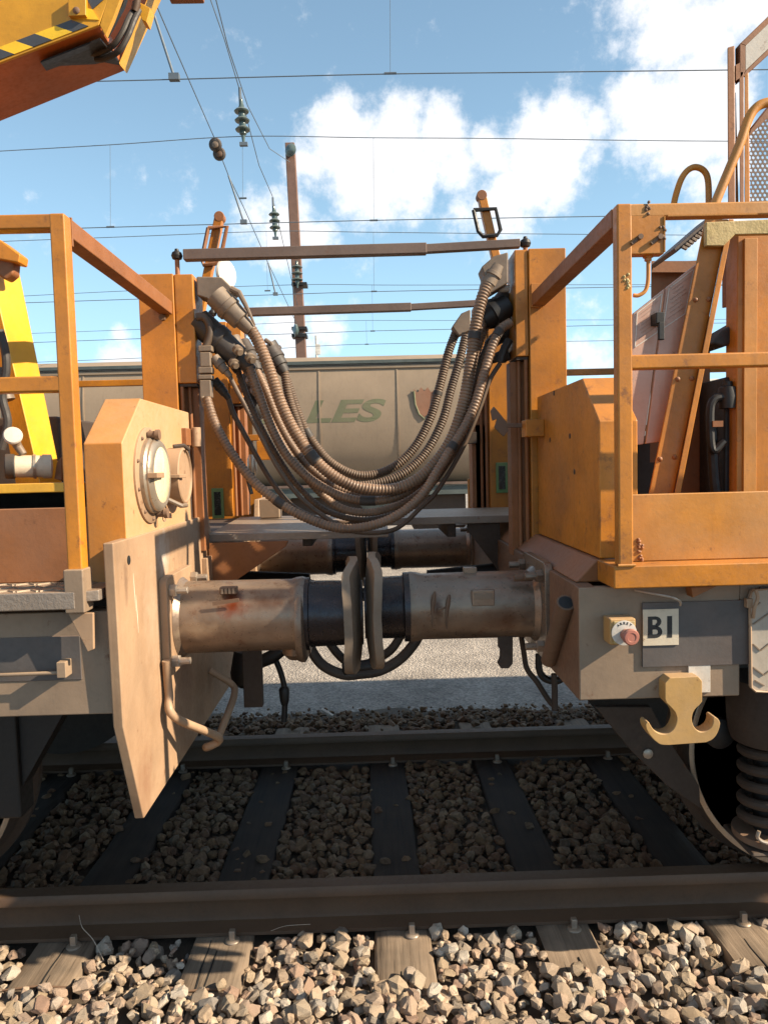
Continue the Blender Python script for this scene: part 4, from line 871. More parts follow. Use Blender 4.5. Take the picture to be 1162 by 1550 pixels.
# unseen bodies added past the frame edge to block sky light and sun
MB().box(-6.5, -1.8, 2.2, 3.2, 1.21, 3.9).build('light_block_house', yellow, LW, bevel=.02)
MB().box(2.65, 6.5, 2.2, 4.5, 1.21, 3.0).build('light_block_house', yellow, RW, bevel=.02)

# ---------- between the wagons
def rodbar(label, pts, Y):
    (xa, ya), (xm, ym), (xb, yb) = pts
    t = thing('cable_rod', label, 'rod', at(xm, ym, Y), 'telescopic rods joining the columns')
    a, m_, b = at(xa, ya, Y), at(xm, ym, Y), at(xb, yb, Y)
    MB().bar(a, m_, .042, .040).build('outer_tube', bar_brown, t, bevel=.003)
    MB().bar(m_ - (b - m_) * .1, b, .032, .032).build('inner_tube', bar_brown, t, bevel=.003)
    for p in (a + (a - m_).normalized() * .028, b + (b - m_).normalized() * .022):
        e = MB().lathe(p + V((0, 0, -.016)), (0, 0, 1), [(0, .008), (.004, .018), (.016, .022), (.028, .018), (.034, .009), (.042, .007)], 16).build('ball_joint', black, t)
        MB().cyl(p + V((0, 0, -.085)), p + V((0, 0, -.016)), .009, n=12).build('joint_pin', rrail, t)
    return t
rodbar('upper brown telescopic rod nearest the camera, joining the column tops', ((279, 387), (645, 377), (786, 369)), 2.93)
rodbar('farther brown telescopic rod seen below the nearer one', ((330, 474), (622, 465), (745, 458)), 3.88)

HG = 'jumper hoses slung between the wagons'
def hose(name, label, pts, Ys_, r, m, ribs=True, pitch=.0125, ends=True, k=8, group=HG, wraps=()):
    if not hasattr(Ys_, '__len__'): Ys_ = [Ys_, Ys_ - .02, Ys_]
    n = len(pts); P = []
    for i, (x, y) in enumerate(pts):
        u = i / (n - 1) * (len(Ys_) - 1); j = min(int(u), len(Ys_) - 2); P.append(at(x, y, Ys_[j] + (Ys_[j + 1] - Ys_[j]) * (u - j)))
    sp = spline(P, k); t = thing(name, label, 'hose', sp[len(sp) // 2], group)
    if ribs:
        q = resample(sp, pitch / 4); rr = [r * (1 + (.085, .02, -.085, .02)[i % 4]) for i in range(len(q))]
    else: q = resample(sp, .012); rr = r
    MB().tube(q, rr, 14 if ribs else 10).build('sheath', m, t, smooth=60)
    for f, ln in wraps:
        i = int(f * len(q)); j = min(len(q) - 1, i + max(2, int(ln / (q[1] - q[0]).length)))
        MB().tube(q[i:j + 1], r * 1.12, 14).build('tape_wrap', rubber, t, smooth=60)
    return t, sp
h1, s1 = hose('jumper_hose', 'thickest ribbed brown jumper hose, top of the bundle', [(376, 492), (392, 520), (408, 560), (425, 610), (447, 655), (480, 700), (520, 730), (560, 741), (605, 738), (645, 715), (680, 670), (700, 615), (712, 550), (720, 490), (729, 452), (737, 432)], (2.88, 2.80, 2.88), .0218, hose_m, wraps=((.30, .05), (.88, .03)))
h2, s2 = hose('jumper_hose', 'ribbed hose just under the thickest one with a taped joint', [(378, 556), (395, 605), (413, 652), (436, 692), (468, 724), (509, 748), (551, 758), (600, 752), (640, 725), (668, 690), (692, 640), (708, 580), (720, 525), (730, 488), (740, 470)], (2.90, 2.84, 2.93), .0172, hose_m, wraps=((.42, .06),))
h3, s3 = hose('jumper_hose', 'far thin ribbed hose forming the innermost loop between the rear columns', [(421, 548), (432, 570), (444, 605), (457, 640), (474, 670), (503, 702), (545, 720), (590, 710), (625, 680), (650, 635), (665, 585), (678, 535), (690, 502)], (3.70, 3.62, 3.72), .021, cable_m, wraps=((.22, .05), (.8, .02)))
h4, s4 = hose('jumper_hose', 'lowest ribbed jumper hose hanging from the vertical connector, sunlit at right', [(313, 602), (322, 632), (335, 660), (352, 688), (372, 715), (398, 742), (447, 776), (505, 798), (551, 798), (598, 782), (637, 751), (660, 716), (679, 685), (703, 646), (720, 608), (733, 562), (744, 525), (756, 500), (772, 488)], (2.84, 2.74, 2.86), .0172, hose_m, wraps=((.26, .035), (.7, .03), (.955, .03)))
h5, s5 = hose('jumper_hose', 'medium ribbed hose second from the bottom of the bundle', [(372, 552), (384, 580), (398, 615), (427, 672), (458, 716), (505, 763), (551, 776), (598, 766), (644, 737), (672, 697), (693, 648), (707, 595), (718, 545), (730, 505), (742, 482)], (2.94, 2.90, 2.96), .0155, hose_m)
h6, s6 = hose('jumper_cable', 'smooth dark cable from the upper small plug, bulging lowest at the middle', [(346, 566), (358, 590), (373, 618), (391, 652), (420, 707), (451, 749), (482, 776), (517, 797), (548, 806), (598, 801), (637, 768), (662, 742), (699, 680), (724, 622), (741, 575), (757, 549)], (2.87, 2.86, 2.92), .009, cable_m, ribs=False)
h7, s7 = hose('jumper_cable', 'smooth thin cable from the lower small plug, passing behind the hoses', [(345, 600), (353, 625), (369, 655), (387, 688), (410, 727), (438, 762), (470, 781), (508, 791), (560, 789), (610, 772), (650, 738), (684, 692), (710, 640), (728, 585), (745, 540)], (2.99, 3.02, 3.0), .0105, cable_m, ribs=False)
h8, s8 = hose('jumper_hose', 'dark shaded hose running beside the thickest one at the right', [(430, 560), (437, 600), (450, 640), (470, 690), (505, 728), (550, 735), (600, 722), (640, 690), (668, 640), (682, 590), (695, 545), (705, 505)], (3.60, 3.5, 3.62), .020, cable_m)
h9, s9 = hose('jumper_hose', 'ribbed hose tucked between the thickest hose and the taped one', [(388, 560), (402, 590), (419, 632), (440, 672), (470, 708), (510, 738), (555, 750), (603, 745), (642, 720), (674, 682), (697, 630), (711, 570), (722, 515), (732, 485)], (2.96, 2.93, 3.0), .016, hose_m, wraps=((.6, .04),))
h10, s10 = hose('jumper_hose', 'dark hose in the bundle shadow just above the lowest one', [(360, 560), (374, 600), (392, 640), (416, 684), (448, 732), (492, 772), (548, 787), (600, 776), (640, 745), (668, 706), (690, 660), (708, 608), (722, 560), (738, 520)], (2.99, 2.97, 3.0), .0125, cable_m)
# plugs: parts of the hose they end
def plug(t, p0, p1, r0, r1, m, collar=True, name='plug'):
    p0, p1 = V(p0), V(p1); ax = p1 - p0; l = ax.length
    o = MB().lathe(p0, ax, [(0, r0), (l * .28, r0), (l * .3, r0 * 1.1), (l * .42, r0 * 1.1), (l * .44, r0 * .96), (l * .72, r0 * .9), (l * .74, r1 * 1.25), (l * .9, r1 * 1.15), (l, r1)], 22).build(name, m, t, smooth=40)
    return o
pg = plug(h1, at(326, 447, 2.86), at(380, 500, 2.87), .045, .024, plug_m)
mb = MB(); mb.prism([at(297, 418, 2.88), at(335, 419, 2.88), at(356, 440, 2.88), at(322, 462, 2.88), at(313, 452, 2.88), at(298, 447, 2.88)], (0, .10, 0)); mb.build('plug_hood', plug_m, CL, bevel=.006)
mb = MB().tube([at(350, 437, 2.85), at(362, 443, 2.84), at(372, 462, 2.84), at(386, 492, 2.85)], [.012, .011, .009, .003], 8); mb.build('locking_lever', plug_m, pg)
pg2 = plug(h2, at(300, 486, 2.91), at(384, 562, 2.91), .052, .022, plugd)
for (xx, yy) in ((358, 528), (352, 548), (377, 540)): MB().lathe(at(xx, yy, 2.85), (.5, -.6, -.5), [(0, .018), (.02, .02), (.022, .012), (.035, .012)], 12).build('gland_nut', plug_m, pg2)
plug(h5, at(352, 512, 2.97), at(378, 566, 2.95), .03, .018, plug_m)
plug(h9, at(366, 520, 3.0), at(390, 562, 2.96), .034, .02, plugd); plug(h10, at(338, 520, 3.0), at(361, 562, 2.99), .03, .018, plugd); plug(h9, at(766, 448, 3.02), at(731, 488, 3.0), .036, .02, plugd); plug(h10, at(768, 500, 3.02), at(737, 523, 3.0), .03, .018, plugd)
# vertical connector on the column
mb = MB().tube(spline([at(298, 480, 2.86), at(308, 480, 2.86), at(316, 490, 2.86), at(318, 505, 2.86), at(312, 525, 2.86)], 5), .0155, 12); mb.build('elbow', cable_m, h4)
vc = MB()
for (y0, y1, hw) in ((524, 533, .026), (534, 556, .020), (556, 566, .026), (568, 575, .026), (576, 602, .021)):
    a, b = at(312, y0, 2.86), at(313, y1, 2.86); vc.box(a.x - hw, a.x + hw, 2.84, 2.885, b.z, a.z)
vc.build('inline_connector', plug_m, h4, bevel=.004)
MB().tube([at(306, 600, 2.84), at(309, 612, 2.84), at(316, 622, 2.84), at(326, 624, 2.84)], [.008, .009, .008, .005], 8).build('locking_lever', plug_m, h4)
plug(h6, at(324, 541, 2.87), at(349, 570, 2.87), .020, .0105, plug_m); plug(h7, at(324, 575, 2.98), at(347, 604, 2.99), .019, .011, plugd)
mb = MB(); mb.tube([at(309, 545, 2.93), at(328, 545, 2.90)], .016, 10); mb.build('plug_socket', plugd, h6); MB().tube([at(309, 578, 2.95), at(328, 580, 2.97)], .016, 10).build('plug_socket', plugd, h7)
plug(h3, at(404, 522, 3.68), at(424, 553, 3.70), .05, .026, plugd); MB().tube([at(402, 515, 3.66), at(410, 520, 3.64), at(424, 543, 3.66)], [.012, .011, .004], 8).build('locking_lever', plug_m, h3)
plug(h8, at(408, 530, 3.62), at(431, 565, 3.60), .045, .026, plugd)
mb = MB(); mb.cyl(at(372, 570, 3.75), at(397, 600, 3.72), .05, .04, 16); mb.cyl(at(375, 600, 3.7), at(398, 632, 3.7), .045, .035, 16); mb.build('spare_plug', plugd, CLF)
for (xx, yy) in ((377, 575), (384, 590), (392, 598)): MB().lathe(at(xx, yy, 3.66), (.4, -.7, -.4), [(0, .02), (.04, .022), (.042, .01)], 12).build('gland_nut', plug_m, CLF)
# right-hand plugs
mb = MB(); mb.prism([at(728, 404, 2.87), at(748, 387, 2.87), at(769, 381, 2.87), at(769, 428, 2.87), at(755, 436, 2.87), at(742, 444, 2.87)], (0, .10, 0)); mb.build('plug_hood', plug_m, CR, bevel=.006)
plug(h1, at(752, 405, 2.90), at(733, 442, 2.885), .036, .024, plug_m)
mb = MB(); mb.lathe(at(768, 462, 2.94), at(728, 486, 2.93) - at(768, 462, 2.94), [(0, .045), (.05, .05), (.052, .058), (.075, .058), (.077, .045), (.12, .035)], 22); mb.build('plug', black, h2)
plug(h5, at(768, 480, 2.97), at(738, 492, 2.96), .032, .017, black)
mb = MB(); mb.tube(spline([at(770, 515, 2.93), at(762, 530, 2.92), at(756, 548, 2.92)], 5), .016, 10); mb.build('plug', plugd, h6)
plug(h7, at(770, 535, 2.98), at(744, 546, 3.0), .026, .012, plugd)
mb = MB(); mb.prism([at(684, 494, 3.66), at(698, 474, 3.66), at(712, 468, 3.66), at(712, 500, 3.66), at(694, 508, 3.66)], (0, .08, 0)); mb.build('plug_hood', plug_m, CRF, bevel=.006)
for (x0, x1, yy) in ((755, 770, 437), (758, 772, 527)): MB().cyl(at(x0, yy, 2.95), at(x1, yy, 2.95), .014, n=12).build('clear_cap', white, CR)
# thin harness at the far left column
mb = MB(); mb.box(*[f for f in (at(366, 0, 3.7).x, at(387, 0, 3.7).x, 3.66, 3.74, at(375, 697, 3.7).z, at(375, 668, 3.7).z)]); mb.build('valve_bracket', yellow, CLF, bevel=.003)
MB().lathe(at(381, 688, 3.64), (0, 0, -1), [(0, .012), (.02, .022), (.09, .025), (.11, .015), (.13, .02)], 16).build('air_valve', chrome, CLF)
MB().tube(spline([at(383, 716, 3.62), at(380, 735, 3.62), at(376, 728, 3.62), at(381, 748, 3.62)], 5), .01, 8).build('valve_lever', black, CLF)
MB().box(at(367, 0, 3.7).x, at(398, 0, 3.7).x, 3.66, 3.76, at(380, 784, 3.7).z, at(380, 756, 3.7).z).build('valve_box', greyp, CLF, bevel=.004)
MB().box(at(700, 0, 3.9).x, .60, 3.86, 3.98, 1.285, 1.72).build('column_backing', rrail, CRF, bevel=.003)
q = at(712, 663, 3.84); MB().box(q.x - .06, q.x + .03, 3.82, 3.87, q.z - .03, q.z + .03).build('backing_lug', undr, CRF, bevel=.003)

# brake hoses below the buffers
BG = 'brake hoses hanging under the buffers'
def pipe(name, label, pts, Y, r, m, cat='hose', group=None, k=7):
    P = [at(x, y, Y) for x, y in pts]; sp = spline(P, k); t = thing(name, label, cat, sp[len(sp) // 2], group); MB().tube(sp, r, 12).build('rubber_tube', m, t); return t, sp
t_, _ = pipe('brake_hose', 'outer black brake hose looping below the touching buffer heads', [(462, 955), (472, 985), (490, 1008), (520, 1021), (545, 1020), (575, 1015), (605, 998), (628, 972), (638, 950)], 2.95, .021, rubber, group=BG)
t_, _ = pipe('brake_hose', 'inner black brake hose crossing inside the larger loop', [(488, 950), (500, 975), (520, 998), (543, 1008), (560, 1003), (590, 985), (606, 962), (612, 945)], 3.15, .019, rubber, group=BG)
MB().lathe(at(518, 1012, 2.95), (1, .1, .05), [(0, .02), (.005, .03), (.05, .03), (.06, .024), (.12, .028), (.17, .03), (.175, .018)], 14).build('coupling_head', black, t_)
t_, _ = pipe('air_hose', 'dangling black air hose with cock and bent end at the left', [(380, 1000), (400, 998), (412, 992), (420, 1005), (427, 1025), (431, 1045), (431, 1070), (430, 1092)], 3.2, .013, black)
MB().lathe(at(372, 985, 3.15), (-.1, 0, -1), [(0, .05), (.10, .06), (.14, .05), (.16, .02)], 16).build('air_cock', black, t_)
MB().tube([at(385, 1006, 3.15), at(412, 994, 3.15), at(428, 984, 3.15)], [.026, .03, .024], 12).build('cock_body', black, t_)
MB().lathe(at(449, 975, 2.55), (0, 0, -1), [(0, .05), (.03, .05), (.05, .03), (.056, 0)], 18).build('drain_boss', casing, BL)
MB().lathe(at(430, 1040, 3.2), (0, 0, -1), [(0, .018), (.01, .024), (.06, .02), (.08, .014)], 10).build('hose_end', black, t_)
mb = MB(); mb.tube(spline([atX(252, 1000, LX + .02), atX(256, 1050, LX + .02), atX(264, 1085, LX + .04), V((-.55, 2.5, at(285, 1118, 2.5).z)), at(312, 1131, 2.52), at(327, 1122, 2.62), at(345, 1080, 2.75), at(355, 1050, 2.9), at(350, 1035, 2.95), at(318, 1015, 2.95)], 6), .0135, 12); mb.build('coupling_lever', tan, LW)
MB().box(at(330, 0, 3).x, at(360, 0, 3).x, 2.98, 3.02, at(345, 1070, 3).z, at(345, 985, 3).z).build('hanger_strap', undr, LW, bevel=.004)
mb = MB(); mb.prism([at(754, 962, 2.45), at(776, 962, 2.45), at(776, 1005, 2.45), at(770, 1012, 2.45), at(758, 1012, 2.45), at(753, 1005, 2.45), at(757, 995, 2.45), at(757, 984, 2.45), at(754, 980, 2.45)], (0, .02, 0)); mb.build('hanging_lug', undr, RW, bevel=.003)
mb = MB(); mb.tube(spline([at(788, 960, 2.6), at(792, 985, 2.6), at(797, 1012, 2.6), at(812, 1032, 2.6), at(830, 1060, 2.6), at(840, 1070, 2.6)], 5), .010, 10); mb.tube([at(838, 1020, 2.55), at(839, 1045, 2.55), at(839, 1074, 2.55)], .011, 10); mb.build('coupling_lever', undr, RW)
MB().tube(spline([at(815, 990, 2.8), at(816, 1015, 2.8), at(826, 1028, 2.8), at(845, 1030, 2.8), at(860, 1015, 2.8)], 5), .014, 10).build('cable_tail', black, RW)
# centre draw gear
MB().tube([(LX, YC, .99), (-.3, YC, .985)], [.07, .05], 16).build('draw_hook', black, LW); MB().tube([(RX, YC, .99), (.24, YC, .985)], [.07, .05], 16).build('draw_hook', black, RW)
sc_ = thing('screw_coupling', 'black screw coupling hanging in shade between the draw hooks', 'coupling', (-.03, YC, .93))
MB().tube(spline([(-.30, YC, .985), (-.15, YC - .05, .95), (-.03, YC - .06, .93), (.1, YC - .05, .95), (.24, YC, .985)], 5), .022, 10).build('shackle', black, sc_)
MB().tube([(-.16, YC, .93), (.12, YC, .93)], .03, 12).build('screw', black, sc_)

# ---------- boom overhead at upper left
Bm = thing('loading_boom', 'yellow boom with black hazard stripes overhanging at top left', 'boom', at(0, 60, 2.75))
Yb, Yk = 2.62, 3.02
# side plate
sp_ = [at(-260, 195, Yb), at(0, 95, Yb), at(150, 38, Yb), at(166, -6, Yb), at(190, -80, Yb), at(-260, -80, Yb)]
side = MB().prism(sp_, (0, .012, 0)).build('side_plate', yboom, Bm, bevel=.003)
# underside: between front lower edge and rear lower edge
zoff = .0
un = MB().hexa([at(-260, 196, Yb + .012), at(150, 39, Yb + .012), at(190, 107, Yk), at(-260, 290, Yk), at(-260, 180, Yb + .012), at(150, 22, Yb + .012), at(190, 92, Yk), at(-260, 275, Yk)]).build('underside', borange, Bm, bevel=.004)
MB().prism([at(190, 108, Yk), at(240, 0, Yk), at(275, -80, Yk), at(250, -80, Yk - .1), at(222, 0, Yk - .1), at(180, 96, Yk - .1)], (.0, .02, 0)).build('nose_plate', yboom, Bm, bevel=.004)
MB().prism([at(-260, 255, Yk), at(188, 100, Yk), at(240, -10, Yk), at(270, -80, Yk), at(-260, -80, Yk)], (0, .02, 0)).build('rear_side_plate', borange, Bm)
MB().prism([at(152, 36, Yb + .05), at(162, 54, Yb + .05), at(187, 8, Yb + .05), at(200, -30, Yb + .05), at(170, -30, Yb + .05)], (0, .02, 0)).build('nose_cheek', black, Bm, bevel=.002)
MB().prism([at(151, 38, Yb), at(160, 55, Yb), at(172, 28, Yb), at(190, -20, Yb), at(168, -20, Yb)], (0, .02, 0)).build('nose_lip', yboom, Bm, bevel=.003)
MB().hexa([at(62, 95, Yb + .05), at(152, 60, Yb + .05), at(188, 103, Yk - .02), at(85, 128, Yk - .02), at(62, 92, Yb + .05), at(152, 57, Yb + .05), at(188, 100, Yk - .02), at(85, 125, Yk - .02)]).build('oily_plate', black, Bm)
# stripes along the lower edge: slanted blocks
def edge(x): return 95 - 57 * x / 150
q_ = [-78, -52, -26, 24, 54, 84, 108, 134]
strips = [(-60, -32, stripey), (-32, -4, blackp), (-4, 24, stripey), (24, 53, blackp), (53, 84, stripey), (84, 108, blackp)]
for a, b, m_ in strips:
    sh = -27
    P4 = [at(a + 26, edge(a + 26) - 5, Yb - .003), at(b + 26, edge(b + 26) - 5, Yb - .003), at(b, edge(b) - 24, Yb - .003), at(a, edge(a) - 24, Yb - .003)]
    MB().prism(P4, (0, .003, 0)).build('hazard_stripe', m_, side)
for P4, m_ in (([(132, -2), (158, -2), (140, 14)], blackp), ([(110, 8), (140, 14), (150, 30), (118, 28)], stripey)):
    MB().prism([at(x, y, Yb - .003) for x, y in P4], (0, .003, 0)).build('hazard_stripe', m_, side)
MB().prism([at(103, -5, Yb - .02), at(130, -5, Yb - .02), at(130, 23, Yb - .02), at(104, 24, Yb - .02)], (0, .02, 0)).build('mounting_tab', yboom, side, bevel=.002)
rivet(side, at(116, 16, Yb - .02), (0, -1, 0), .012, rusts, 'tab_bolt')
for dx, dy, l in ((0, 0, 0), (8, 9, 1)):
    MB().tube(resample(spline([at(130 + dx * 2, 81 + dy, 2.8), at(150 + dx, 80 + dy, 2.78), at(172 + dx, 68 + dy, 2.76), at(186 + dx, 48 + dy * .7, 2.76), at(195 + dx, 28 + dy * .4, 2.78), at(203 + dx, 15, 2.8)], 8), .006), .0105, 10).build('hydraulic_hose', rubber, Bm)
MB().lathe(at(204, 18, 2.79), (.3, 0, 1), [(0, .014), (.03, .016), (.032, .012), (.06, .012)], 12).build('hose_fitting', rsteel, Bm)
MB().prism([at(205, 0, 2.8), at(228, 12, 2.8), at(222, 34, 2.8), at(215, 30, 2.8)], (0, .05, 0)).build('hose_bracket', yboom, Bm, bevel=.002)
MB().box(at(254, 0, 2.9).x, at(306, 0, 2.9).x, 2.9, 2.95, at(280, 7, 2.95).z, at(280, 7, 2.95).z + .12).build('boom_tip', rrail, Bm, bevel=.006)

# ================================================================== YARD BEHIND
HW = thing('hopper_wagon', 'grey curved grain hopper wagon with faded green lettering behind the hoses', 'rail wagon', (-3, 15.8, 0))
x0, x1 = -16.0, at(745, 650, 14.4).x
# body section: curved side (y,z)
sec = [(15.35, 1.08), (15.0, 1.17), (14.72, 1.38), (14.52, 1.72), (14.42, 2.15), (14.40, 2.6), (14.42, 3.0), (14.50, 3.38), (14.58, 3.50), (15.1, 3.72), (15.8, 3.80)]
sec = sec + [(31.6 - y, z) for y, z in reversed(sec[:-1])]
ss = [(float(p.y), float(p.z)) for p in spline([V((0, y, z)) for y, z in sec], 4)]
MB().prism([(x0, y, z) for y, z in ss], (x1 - x0, 0, 0)).build('hopper_body', hopper, HW, smooth=50)
MB().box(x0, x1 + .02, 14.44, 14.56, 3.50, 3.56).build('roof_edge', hopedge, HW)
MB().box(x0, x1, 14.47, 14.53, 3.40, 3.46).build('cant_rail', hopper, HW, bevel=.01)
k = 0; rx = .53
while rx > x0:
    pts = [V((rx, y - .002, z)) for y, z in ss[6:29]]; mb = MB()
    for a, b in zip(pts, pts[1:]): mb.bar(a, b, .024, .028, (1, 0, 0))
    mb.build('body_rib', hopper, HW); rx -= 1.51
MB().box(x0, x1, 14.55, 17.05, .92, 1.10).build('underframe', hopedge, HW, bevel=.01)
MB().box(x0, x1, 14.50, 14.54, 1.12, 1.17).build('side_rail', bar_brown, HW)
MB().box(x0 + .5, x1 - .5, 14.75, 16.85, .40, .915).build('brake_gear', undr, HW, bevel=.02)
for xx in (-12.8, -11, -6.5, 1.2): MB().lathe((xx, 15.05, .46), (0, -1, 0), [(0, .46), (.1, .46), (.1, .4), (.07, .38), (.07, .1), (.12, .08), (.12, 0)], 32).build('wheel', undr, HW)
for xx in (-4.2, -2.1, .1): MB().hexa([(xx - .25, 14.6, .62), (xx + .25, 14.6, .62), (xx + .25, 15.2, .62), (xx - .25, 15.2, .62), (xx - .5, 14.5, .93), (xx + .5, 14.5, .93), (xx + .5, 15.4, .93), (xx - .5, 15.4, .93)]).build('discharge_chute', hopedge, HW)
la, lb = at(585, 636, 14.39), at(583, 604, 14.39); sz = (lb.z - la.z) / .70
tx = text_part('lettering', 'CEREALES', glet, HW, (0, 14.388, la.z), (1, 0, 0), (0, 0, 1), sz, .001, .016, .28, 1.0)
wd = max(v.co.x for v in tx.data.vertices) - min(v.co.x for v in tx.data.vertices); targ = (585 - 300) / 1120 * 14.39
for v in tx.data.vertices: v.co.x *= targ / wd * 1.22
ys_ = [p for p in ss if p[0] < 15.8]
for v in tx.data.vertices:
    zw = v.co.z + LOC[tx].z; yb = min(ys_, key=lambda p: abs(p[1] - zw))[0]; v.co.y = yb - .004 - LOC[tx].y + (.002 if v.co.y > 0 else 0)
xr = max(v.co.x for v in tx.data.vertices); tx.location.x = la.x - xr - LOC[HW].x
em = MB(); ex = at(642, 607, 14.395)
outl = [(626, 589), (632, 594), (637, 586), (642, 592), (647, 586), (652, 594), (657, 590), (655, 612), (650, 624), (642, 631), (633, 624), (628, 610)]
MB().prism([at(x, y, 14.392) for x, y in outl], (0, .005, 0)).build('emblem', rlet, HW)
MB().tube([at(x, y, 14.388) for x, y in [(626, 592), (628, 612), (634, 627), (642, 634), (651, 627), (656, 612), (658, 592)]], .02, 6).build('emblem_border', glet, HW)
# second pale wagon farther right, glimpsed through the machine
PW = thing('pale_wagon', 'pale flat-sided wagon glimpsed through the right machine', 'rail wagon', (9, 15.8, 0))
MB().box(5.6, 16, 14.5, 17.1, 1.15, 3.05).build('wagon_body', white, PW, bevel=.03)
MB().box(5.6, 16, 14.6, 17.0, .9, 1.14).build('underframe', hopedge, PW)
for k in range(8): MB().box(6 + k * 1.3, 6.08 + k * 1.3, 14.44, 14.498, 1.16, 3.0).build('side_post', white, PW)
for Yr in (15.05, 16.55):
    mb = MB().box(-60, 60, Yr - .035, Yr + .035, -.2, 0); tag(mb.build('rail', rsteel), 'near rail under the far hopper wagon' if Yr < 16 else 'rear rail under the far hopper wagon', 'rail')

# mast
M = thing('catenary_mast', 'rusty steel catenary mast rising behind the hopper wagon', 'mast', (-1.76, 20.1, -.24))
xm0, xm1 = at(443, 300, 20).x, at(455, 520, 20).x; zt = at(443, 215, 20).z
def mx_at(z): return xm1 + (xm0 - xm1) * (z - 4.6) / (8.5 - 4.6)
MB().hexa([(mx_at(-.3) - .145, 20, -.3), (mx_at(-.3) + .145, 20, -.3), (mx_at(-.3) + .145, 20.25, -.3), (mx_at(-.3) - .145, 20.25, -.3), (mx_at(zt) - .125, 20, zt), (mx_at(zt) + .125, 20, zt), (mx_at(zt) + .125, 20.25, zt), (mx_at(zt) - .125, 20.25, zt)]).build('shaft', mast_m, M, bevel=.02)
def insul(t, p, axis, n=3, r=.14, gap=.17, name='insulator'):
    p, axis = V(p), V(axis).normalized(); prof = [(0, .03), (.08, .035)]; d_ = .12
    for k in range(n): prof += [(d_, .05), (d_ + .02, r * .8), (d_ + .045, r), (d_ + .06, r * .9), (d_ + .065, .05), (d_ + .11, .055)]; d_ += gap
    prof += [(d_, .03), (d_ + .1, .02)]
    return MB().lathe(p, axis, prof, 18).build(name, glass_i, t), p + axis * (d_ + .1)
q = at(441, 228, 19.9); MB().lathe(q, (-.5, -1, 0), [(-.1, .05), (0, .15), (.04, .17), (.1, .12), (.14, .03)], 16).build('strain_insulator', glass_i, M)
for y_ in (430, 497, 508):
    q = at(453, y_, 19.95); MB().box(q.x - .2, q.x + .2, 19.9, 20.3, q.z - .04, q.z + .04).build('clamp_band', black, M)
insul(M, at(449, 395, 19.8), (0, 0, -1), 3, .15, .16); q = at(452, 500, 19.8); MB().lathe(q, (-1, -.3, 0), [(0, .05), (.05, .16), (.1, .17), (.15, .05)], 14).build('pulley', glass_i, M)
# wires along the tracks: each wire is a thing, its droppers are parts
def wire(name, label, pts, Y, r, drops=(), group='overhead line wires', cat='wire', ext=True):
    P = [at(x, y, Y) for x, y in pts]
    sp = spline(P, 6)
    if ext: sp = [sp[0] + (sp[0] - sp[1]).normalized() * 25] + sp + [sp[-1] + (sp[-1] - sp[-2]).normalized() * 25]
    t = thing(name, label, cat, sp[len(sp) // 2], group); MB().tube(sp, r, 6).build('strand', wire_m, t)
    for (xa, ya, xb, yb) in drops:
        a, b = at(xa, ya, Y), at(xb, yb, Y); MB().cyl(a, b, r * .45, n=5).build('dropper', wire_m, t)
        MB().cyl(b + V((-.06, 0, 0)), b + V((.06, 0, 0)), r * 2.2, n=6).build('dropper_clip', wire_m, t)
    return t
CWG = 'overhead line wires'
wire('contact_wire', 'thickest contact wire, topmost across the whole sky', [(-40, 126), (170, 122.5), (560, 112.5), (800, 109.5), (1098, 106), (1200, 105)], 7.5, 0.0054, [(590, -40, 590.5, 111)])
wire('catenary_wire', 'sagging messenger wire below the top contact wire', [(-40, 231), (170, 219), (365, 206.5), (560, 208.5), (740, 209.5), (1000, 213), (1200, 214)], 11.6, 0.0061)
wire('contact_wire', 'contact wire with two droppers at the height of the column tops', [(-40, 350), (168, 344), (370, 338.5), (565, 333.5), (760, 330), (940, 327), (1200, 323)], 11.6, 0.0065, [(167, 219, 167.5, 343.5), (565, 208.5, 565.5, 333.5), (367, 206, 367.5, 300)])
wire('catenary_wire', 'thin wire close under the second contact wire', [(-40, 367), (200, 358), (415, 350), (560, 351.5), (800, 354), (1200, 357)], 15.8, 0.0068)
wire('contact_wire', 'contact wire seen between the two telescopic rods', [(-40, 461), (170, 454), (420, 446), (560, 441.5), (800, 437), (1200, 430)], 15.8, 0.0072, [(565, 351.5, 566, 441), (403, 350, 405, 440)])
wire('catenary_wire', 'faint wire just above the one between the rods', [(-40, 452), (200, 440), (450, 431), (600, 431.5), (900, 431), (1200, 431)], 20, 0.0072)
wire('contact_wire', 'low contact wire under the farther rod', [(-40, 522), (200, 513), (450, 505), (560, 501), (700, 498), (930, 492), (1200, 487)], 20, 0.0079, [(563, 431, 564, 501)])
wire('catenary_wire', 'faint low wire crossing the mast near its foot', [(-40, 508), (250, 497), (500, 486), (700, 485), (1200, 483)], 24, 0.0072)
wire('contact_wire', 'lowest faint wire just above the hopper roof', [(-40, 552), (250, 540), (460, 525), (600, 520), (900, 516), (1200, 510)], 24, 0.0086, [(554, 486, 555, 521)])
